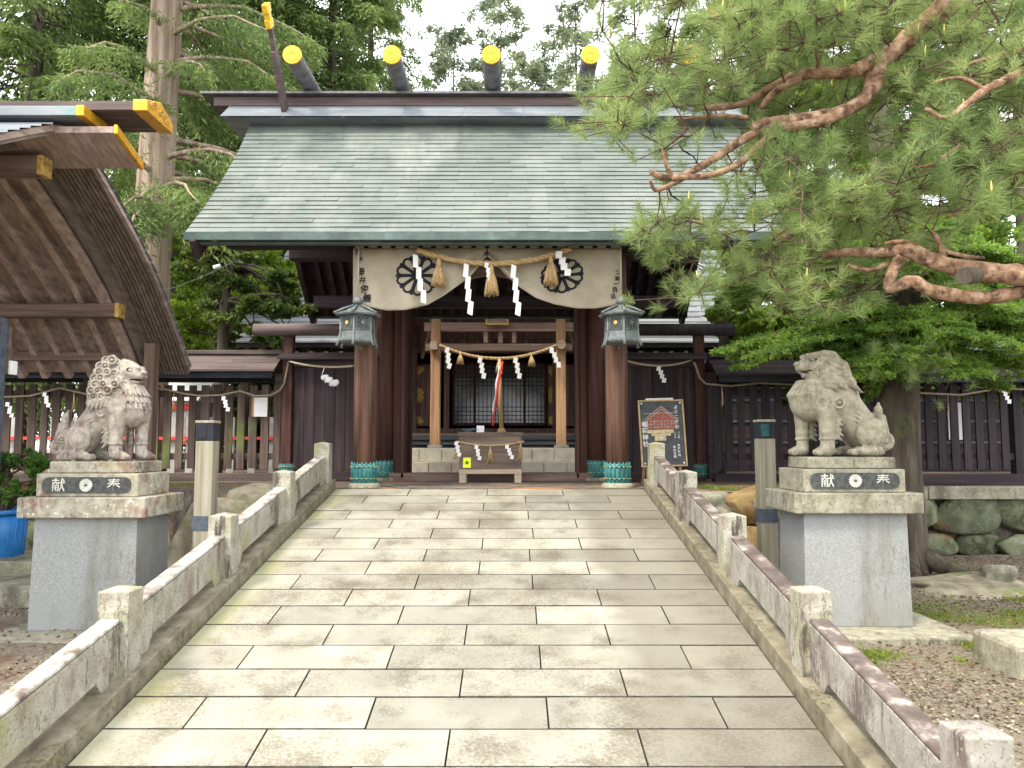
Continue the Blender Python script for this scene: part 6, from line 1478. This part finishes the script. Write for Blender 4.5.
PT = np.concatenate(PT); DD = np.concatenate(DD); leaves('crown', PT, DD, 0.055, 0.020, M['fir_leaf'], fir, 0.55, 3)
# --- bright maple behind the fence right of the gate
cent = []
for k in range(16): px, py = g.uniform(700, 840), g.uniform(200, 410); c = P(px, py, g.uniform(11.6, 13.2)); cent.append((c.x, c.y, c.z, g.uniform(0.35, 0.7)))
for k in range(16): px, py = g.uniform(780, 960), g.uniform(20, 260); c = P(px, py, g.uniform(11.2, 13.0)); cent.append((c.x, c.y, c.z, g.uniform(0.4, 0.7)))
bushy('maple_tree', (3.3, 12.4, T), cent, 62000, 0.10, 0.075, M['bright_leaf'], M['bark_dark'], 'bright yellow-green maple just behind the fence right of the gate', seed=9, trunk=[((3.3, 12.4, T-.1), .13), ((3.4, 12.4, T+1.5), .10), ((3.5, 12.4, T+3.2), .05)], flat=0.4)
cent = []
for k in range(26): px, py = g.uniform(730, 1060), g.uniform(120, 380); c = P(px, py, g.uniform(13.0, 16)); cent.append((c.x, c.y, c.z, g.uniform(0.6, 1.1)))
cent = [c for c in cent if not (P(985, 200, c[1]).x < c[0] and P(0, 170, c[1]).z > c[2] > P(0, 290, c[1]).z)]
bushy('leafy_tree', (5.6, 14.5, T), cent, 60000, 0.12, 0.07, M['fir_leaf'], M['bark_dark'], 'mid green leafy tree filling the background behind the pine boughs', seed=10, trunk=[((5.6, 14.5, T-.1), .2), ((5.7, 14.5, T+2.5), .16), ((5.8, 14.5, T+5), .08)], flat=0.5)
# --- shrub over the blue barrel
cent = []
for k in range(16): px, py = g.uniform(-30, 42), g.uniform(455, 505); c = P(px, py, g.uniform(7.9, 8.3)); cent.append((c.x, c.y, c.z, g.uniform(0.10, 0.22)))
bushy('shrub', (-5.2, 8.1, G+0.9), cent, 7000, 0.055, 0.022, M['hall_shrub'], M['twig'], 'green leafy shrub in the blue barrel at the left edge', seed=12, cat='shrub', trunk=[((-5.28, 8.05, G+0.7), .03), ((-5.25, 8.05, G+1.25), .02)], flat=0.8)

# ================================================================== THE PINE reaching in from the right
pine = thing('pine_tree', (4.9, 5.4, G), 'old red-barked pine whose long boughs reach in over the upper right', 'tree')
mb = MB(); mb.tube([(4.9, 5.4, G-.1), (4.85, 5.4, G+1.2), (4.95, 5.35, G+2.4), (4.75, 5.4, G+3.6), (4.5, 5.3, G+4.6)], [0.30, 0.24, 0.21, 0.17, 0.13], 16); mb.build('trunk', M['bark_pine'], pine)
def W_(pts): return [P(px, py, Y) for px, py, Y in pts]
PB = []
def bough(pts, r0, r1, n=10, keep=True):
    q = W_(pts); out = []      # catmull-rom smoothing plus knobbly radius
    for i in range(len(q)-1):
        p0, p1, p2, p3 = q[max(0, i-1)], q[i], q[i+1], q[min(len(q)-1, i+2)]
        for k in range(5):
            t = k/5; out.append(0.5*((2*p1)+(p2-p0)*t+(2*p0-5*p1+4*p2-p3)*t*t+(3*p1-p0-3*p2+p3)*t**3))
    out.append(q[-1]); m = len(out); R = random.Random(int(pts[0][0]))
    mb = MB(); mb.tube(out, [(r0+(r1-r0)*i/(m-1))*R.uniform(0.90, 1.13) for i in range(m)], n); mb.build('bough', M['bark_pine'], pine); PB.append(out); return out
# upper bough
bough([(1075, -60, 5.4), (1000, -28, 5.4), (955, 0, 5.4), (925, 22, 5.45), (893, 52, 5.5), (868, 66, 5.5), (845, 72, 5.55), (805, 74, 5.6), (778, 84, 5.7), (742, 104, 5.8), (700, 108, 5.9)], 0.095, 0.022)
bough([(880, 62, 5.45), (876, 84, 5.4), (858, 103, 5.35), (830, 118, 5.35), (800, 126, 5.35), (768, 128, 5.4), (742, 140, 5.45), (715, 158, 5.5), (690, 172, 5.5), (668, 178, 5.5), (650, 172, 5.5)], 0.050, 0.020)
bough([(872, 75, 5.5), (866, 98, 5.42), (838, 112, 5.4), (800, 119, 5.4), (770, 122, 5.4), (752, 128, 5.4)], 0.05, 0.035)
bough([(776, 130, 5.4), (760, 145, 5.4), (740, 163, 5.4), (715, 174, 5.4), (690, 177, 5.4), (672, 178, 5.4)], 0.030, 0.018)
bough([(690, 175, 5.45), (668, 186, 5.4), (655, 190, 5.35), (650, 180, 5.3)], 0.02, 0.010)
bough([(672, 178, 5.45), (665, 160, 5.4), (662, 145, 5.4)], 0.02, 0.010)
bough([(748, 118, 5.7), (720, 116, 5.7), (695, 118, 5.8), (676, 120, 5.8)], 0.02, 0.012)
bough([(760, 108, 5.7), (775, 92, 5.6), (800, 78, 5.55)], 0.02, 0.03)
bough([(815, 75, 5.6), (818, 60, 5.5), (812, 42, 5.4)], 0.018, 0.008)
# right-hand secondary boughs
bough([(1060, 60, 5.2), (1010, 78, 5.0), (985, 90, 4.9), (965, 105, 4.9), (945, 118, 4.9), (925, 108, 4.9)], 0.035, 0.012)
bough([(985, 90, 4.9), (960, 78, 4.9), (935, 82, 4.9)], 0.018, 0.008)
bough([(1050, 40, 5.2), (1000, 55, 5.1), (975, 62, 5.1), (940, 75, 5.2)], 0.02, 0.008)
bough([(970, 185, 5.3), (975, 205, 5.3), (945, 218, 5.4)], 0.014, 0.008)
bough([(960, 145, 5.0), (930, 165, 5.0), (905, 166, 5.0)], 0.014, 0.006)
bough([(805, 0, 6.2), (780, -6, 6.2), (776, 20, 6.2), (765, 2, 6.2), (745, -8, 6.2)], 0.02, 0.01)
bough([(1000, -28, 5.4), (880, -50, 5.8), (800, -22, 6.0), (740, 2, 6.2), (712, 22, 6.3), (700, 45, 6.3), (680, 52, 6.3)], 0.07, 0.015)
# lower bough
bough([(1100, 290, 5.1), (1024, 276, 5.2), (985, 272, 5.25), (950, 266, 5.3), (920, 256, 5.4), (905, 250, 5.4), (880, 252, 5.5), (845, 252, 5.6), (822, 256, 5.7)], 0.082, 0.024, 12)
bough([(1024, 291, 5.25), (990, 297, 5.3), (960, 296, 5.3), (930, 290, 5.3), (912, 281, 5.35), (890, 288, 5.4), (893, 270, 5.45), (902, 256, 5.4)], 0.048, 0.036, 12)
bough([(890, 262, 5.5), (870, 270, 5.55), (848, 265, 5.6)], 0.022, 0.012)
bough([(940, 262, 5.35), (920, 250, 5.4), (905, 242, 5.4), (885, 243, 5.4)], 0.03, 0.012)
bough([(945, 262, 5.35), (938, 240, 5.3), (932, 230, 5.3)], 0.022, 0.010)
bough([(940, 250, 5.35), (965, 256, 5.3), (984, 258, 5.3)], 0.018, 0.010)
mb = MB(); mb.cyl(P(790, 231, 5.7), P(776, 240, 5.75), 0.055, 12); mb.build('cut_stub', M['bark_pine'], pine)
mb = MB(); mb.cyl(P(975, 275, 5.15), P(964, 276, 5.06), 0.058, 14); mb.build('cut_stub', M['bark_dark'], pine)

def tufts(centers, axes, nn, L, w, seed):
    g = np.random.default_rng(seed); K = len(centers); A = nrm(axes); B = nrm(np.cross(A, g.normal(0, 1, (K, 3)))); Cc = np.cross(A, B)
    ph = g.uniform(0, 2*math.pi, (K, nn)); th = g.uniform(0.15, 1.25, (K, nn)); ln = L*g.uniform(0.75, 1.1, (K, nn))*g.uniform(0.8, 1.2, (K, 1)); s0 = g.uniform(-0.05, 0.035, (K, nn))
    D = A[:, None]*np.cos(th)[..., None]+(B[:, None]*np.cos(ph)[..., None]+Cc[:, None]*np.sin(ph)[..., None])*np.sin(th)[..., None]
    base = centers[:, None]+A[:, None]*s0[..., None]; D[..., 2] -= 0.12; D = nrm(D)
    mid = base+D*ln[..., None]*0.55; tip = base+D*ln[..., None]; tip[..., 2] -= ln*0.10
    U = nrm(np.cross(D, g.normal(0, 1, D.shape)))*w
    V = np.stack([base-U, base+U, mid+U*0.9, mid-U*0.9, tip+U*.2, tip-U*.2], 2).reshape(-1, 3); n = K*nn; i = np.arange(n)[:, None]*6
    F = np.concatenate([i+np.array([0, 1, 2, 3]), i+np.array([3, 2, 4, 5])]); return V, F
g = np.random.default_rng(31)
def region(poly_fn, n):
    out = []
    while len(out) < n:
        px, py = g.uniform(598, 1080), g.uniform(-60, 345)
        if g.uniform() < poly_fn(px, py): out.append((px, py))
    return out
def dens(px, py):
    # outline of the needle mass as seen from the path, with thinner places
    left = 612 if py < 60 else (600 if py < 140 else (645 if py < 205 else (652 if py < 250 else 660)))
    if px < left+18*math.sin(py*0.13): return 0
    if (px-697)**2+(py-50)**2 < 20**2 or (abs(px-712) < 9 and py < 34 and py > -25): return 0
    if py < 215:
        if px < 780 and 178 < py < 214: return 0.02
        if px < 730 and py > 165: return 0.35
        if 640 < px < 760 and 100 < py < 170: return 0.30
        if px < 655 and py < 40: return 0.5
        if px > 990 and 185 < py: return 0.2
        if 790 < px < 870 and 80 < py < 108: return 0.25
        return 0.85
    if py < 300:
        if px > 960: return 0.10
        if px > 880: return 0.25
        return 0.8*(1-(py-215)/150)
    if 655 < px < 880: return max(0, 0.30-(py-300)/60)
    return 0
pads = region(dens, 800); Cn = []; Ax = []
tw = MB(); allb = [p for b in PB for p in b]
AB = np.array([list(p) for p in allb])
def proj(A):
    A = A-np.array([0, 0, CZ]); c_, s_ = math.cos(PITCH), math.sin(PITCH); t_ = A[:, 1]*c_+A[:, 2]*s_; v_ = (A[:, 2]*c_-A[:, 1]*s_)/t_; return np.stack([512+FPX*A[:, 0]/t_, 384-FPX*v_], 1)
BPX = proj(np.array([list(p) for b in (PB[:3]+[PB[16], PB[17], PB[18]]) for p in b]))
PADS = []
for px, py in pads:
    Y = g.uniform(4.9, 6.6) if py < 215 else g.uniform(5.2, 6.5)
    if 735 < px < 880 and 62 < py < 135: Y = g.uniform(5.9, 6.9)
    if px > 820 and 240 < py < 300: Y = g.uniform(5.8, 6.6)
    if np.min((BPX[:, 0]-px)**2+(BPX[:, 1]-py)**2) < 17**2 and Y < 5.9: Y = g.uniform(6.0, 6.8)
    PADS.append(np.array(P(px, py, Y)))
NODES = AB[::2].copy(); PADS = sorted(PADS, key=lambda c: float(np.min(((AB-c)**2).sum(1))))
for c in PADS:
    r = g.uniform(0.07, 0.17); k = g.integers(4, 8)
    i = np.argmin(((NODES-c)**2).sum(1)); o = NODES[i]; v = c-o; dist = np.linalg.norm(v)
    n_ = max(2, int(dist/0.12)); q = [o+v*(j/n_)+(g.normal(0, 0.022, 3) if 0 < j < n_ else 0) for j in range(n_+1)]; rr_ = min(0.014, 0.004+0.016*dist)
    tw.tube([Vector(a_) for a_ in q], [rr_*(1-0.6*j/n_) for j in range(n_+1)], 5, caps=False); NODES = np.concatenate([NODES, np.array(q[1:])])
    for _ in range(k):
        e = c+g.normal(0, 1, 3)*r*np.array([1, 1, 0.55]); Cn.append(e); a = nrm(e-c)*0.5+nrm(v)*0.35+np.array([0, 0, 0.75]); Ax.append(a)
        tw.tube([Vector(c), Vector(e)], [0.005, 0.003], 4, caps=False)
# hanging pad near the fir trunk
for k in range(60):
    px, py = g.normal(905, 22), g.normal(362, 12); Y = g.uniform(7.6, 8.3); c = np.array(P(px, py, Y)); Cn.append(c); Ax.append(np.array([g.normal(0, .4), -0.4, 0.4]))
# tuft at the right lantern
for k in range(7): Cn.append(np.array(P(g.uniform(652, 668), g.uniform(252, 266), 6.0))); Ax.append(np.array([-0.8, 0, 0.2]))
tw.build('twigs', M['twig'], pine)['kind'] = 'stuff'
Cn = np.array(Cn); Ax = np.array(Ax); V, F = tufts(Cn, Ax, 64, 0.105, 0.0012, 5); np_mesh('needles', V, F, M['pine_needle'], pine)['kind'] = 'stuff'
mb = MB(); idx = g.choice(len(Cn), 180, replace=False)
for i in idx: c = Vector(Cn[i]); mb.tube([c, c+Vector((0, 0, 0.04)), c+Vector((g.normal(0, .006), 0, 0.085))], [0.005, 0.008, 0.003], 5)
mb.build('candles', M['candle'], pine)['kind'] = 'stuff'

# ================================================================== GROUND LITTER
g = np.random.default_rng(77)
def scatter_stones(n, x0, x1, y0, y1, lo, hi, m, name, label, cat):
    x = g.uniform(x0, x1, n); y = g.uniform(y0, y1, n)**1.0; s_ = g.uniform(lo, hi, n); z = G+0.02*np.sin(x*1.7+y)+0.015*np.sin(y*2.3-x)
    base = np.array([[1, 0, 0], [-.5, .86, 0], [-.5, -.86, 0], [0.1, 0.1, .7], [0, 0, -.5]]); c = np.stack([x, y, z], 1)
    Rz = g.uniform(0, 6.28, n); co, si = np.cos(Rz), np.sin(Rz); V = base[None]*s_[:, None, None]*g.uniform(0.6, 1.3, (n, 5, 3)); VX = V[..., 0]*co[:, None]-V[..., 1]*si[:, None]; VY = V[..., 0]*si[:, None]+V[..., 1]*co[:, None]; V = np.stack([VX, VY, V[..., 2]], -1)+c[:, None]
    F = np.array([[0, 1, 3], [1, 2, 3], [2, 0, 3], [1, 0, 4], [2, 1, 4], [0, 2, 4]]); F = (np.arange(n)[:, None, None]*5+F[None]).reshape(-1, 3)
    o = np_mesh(name, V.reshape(-1, 3), F, m); tag(o, label, cat, kind='stuff')
scatter_stones(26000, 1.8, 8.0, 2.6, 9.5, 0.006, 0.017, M['pebble'], 'gravel', 'pale gravel spread over the lower ground to the right of the ramp', 'gravel')
scatter_stones(16000, -7.5, -2.3, 2.6, 9.0, 0.006, 0.017, M['pebble'], 'gravel', 'pale gravel spread over the lower ground to the left of the ramp', 'gravel')
def litter(n, x0, x1, y0, y1, z, L, W2, m, name, label, cat, up=0.15, patches=None):
    if patches is not None:
        k = g.integers(0, len(patches), n); pc = np.array(patches)[k]; x = pc[:, 0]+g.normal(0, 1, n)*pc[:, 2]; y = pc[:, 1]+g.normal(0, 1, n)*pc[:, 2]*0.6
    else: x = g.uniform(x0, x1, n); y = g.uniform(y0, y1, n)
    p = np.stack([x, y, np.full(n, z)], 1); d = g.normal(0, 1, (n, 3)); d[:, 2] = np.abs(d[:, 2])*up+0.02; o = leaves(name, p, d, L, W2, m, None, 0.05, 5); tag(o, label, cat, kind='stuff')
litter(12000, 1.8, 8, 4.0, 10, G+0.025, 0.035, 0.016, M['dead_leaf'], 'dead_leaves', 'brown fallen leaves scattered on the right-hand gravel and under the fir', 'fallen leaves')
litter(3500, -7, -2.3, 3.5, 10, G+0.025, 0.035, 0.016, M['dead_leaf'], 'dead_leaves', 'brown fallen leaves scattered on the left-hand gravel', 'fallen leaves')
litter(11000, 0, 0, 0, 0, G+0.015, 0.03, 0.007, M['grass_blade'], 'grass', 'small mossy grass patches on the gravel round the right pedestal', 'grass', up=1.6,
       patches=[(3.6, 6.9, 0.25), (4.2, 6.5, 0.3), (4.6, 6.0, 0.2), (3.5, 6.5, 0.16), (3.9, 6.3, 0.2), (4.4, 6.6, 0.12), (2.2, 5.2, 0.14), (2.45, 5.35, 0.1), (3.2, 4.6, 0.05), (3.35, 5.6, 0.07), (5.2, 7.6, 0.15), (4.8, 7.2, 0.1), (3.0, 4.15, 0.04), (3.8, 5.6, 0.05), (3.3, 5.5, 0.05)])
litter(1500, 0, 0, 0, 0, T+0.005, 0.05, 0.008, M['grass_blade'], 'grass', 'grass tufts at the terrace edge by the boulders right of the ramp', 'grass', up=1.6, patches=[(2.35, 8.5, 0.08), (-2.9, 8.75, 0.1), (3.0, 8.7, 0.1), (2.7, 8.45, 0.06), (2.2, 8.8, 0.05), (-3.9, 9.3, 0.2)])
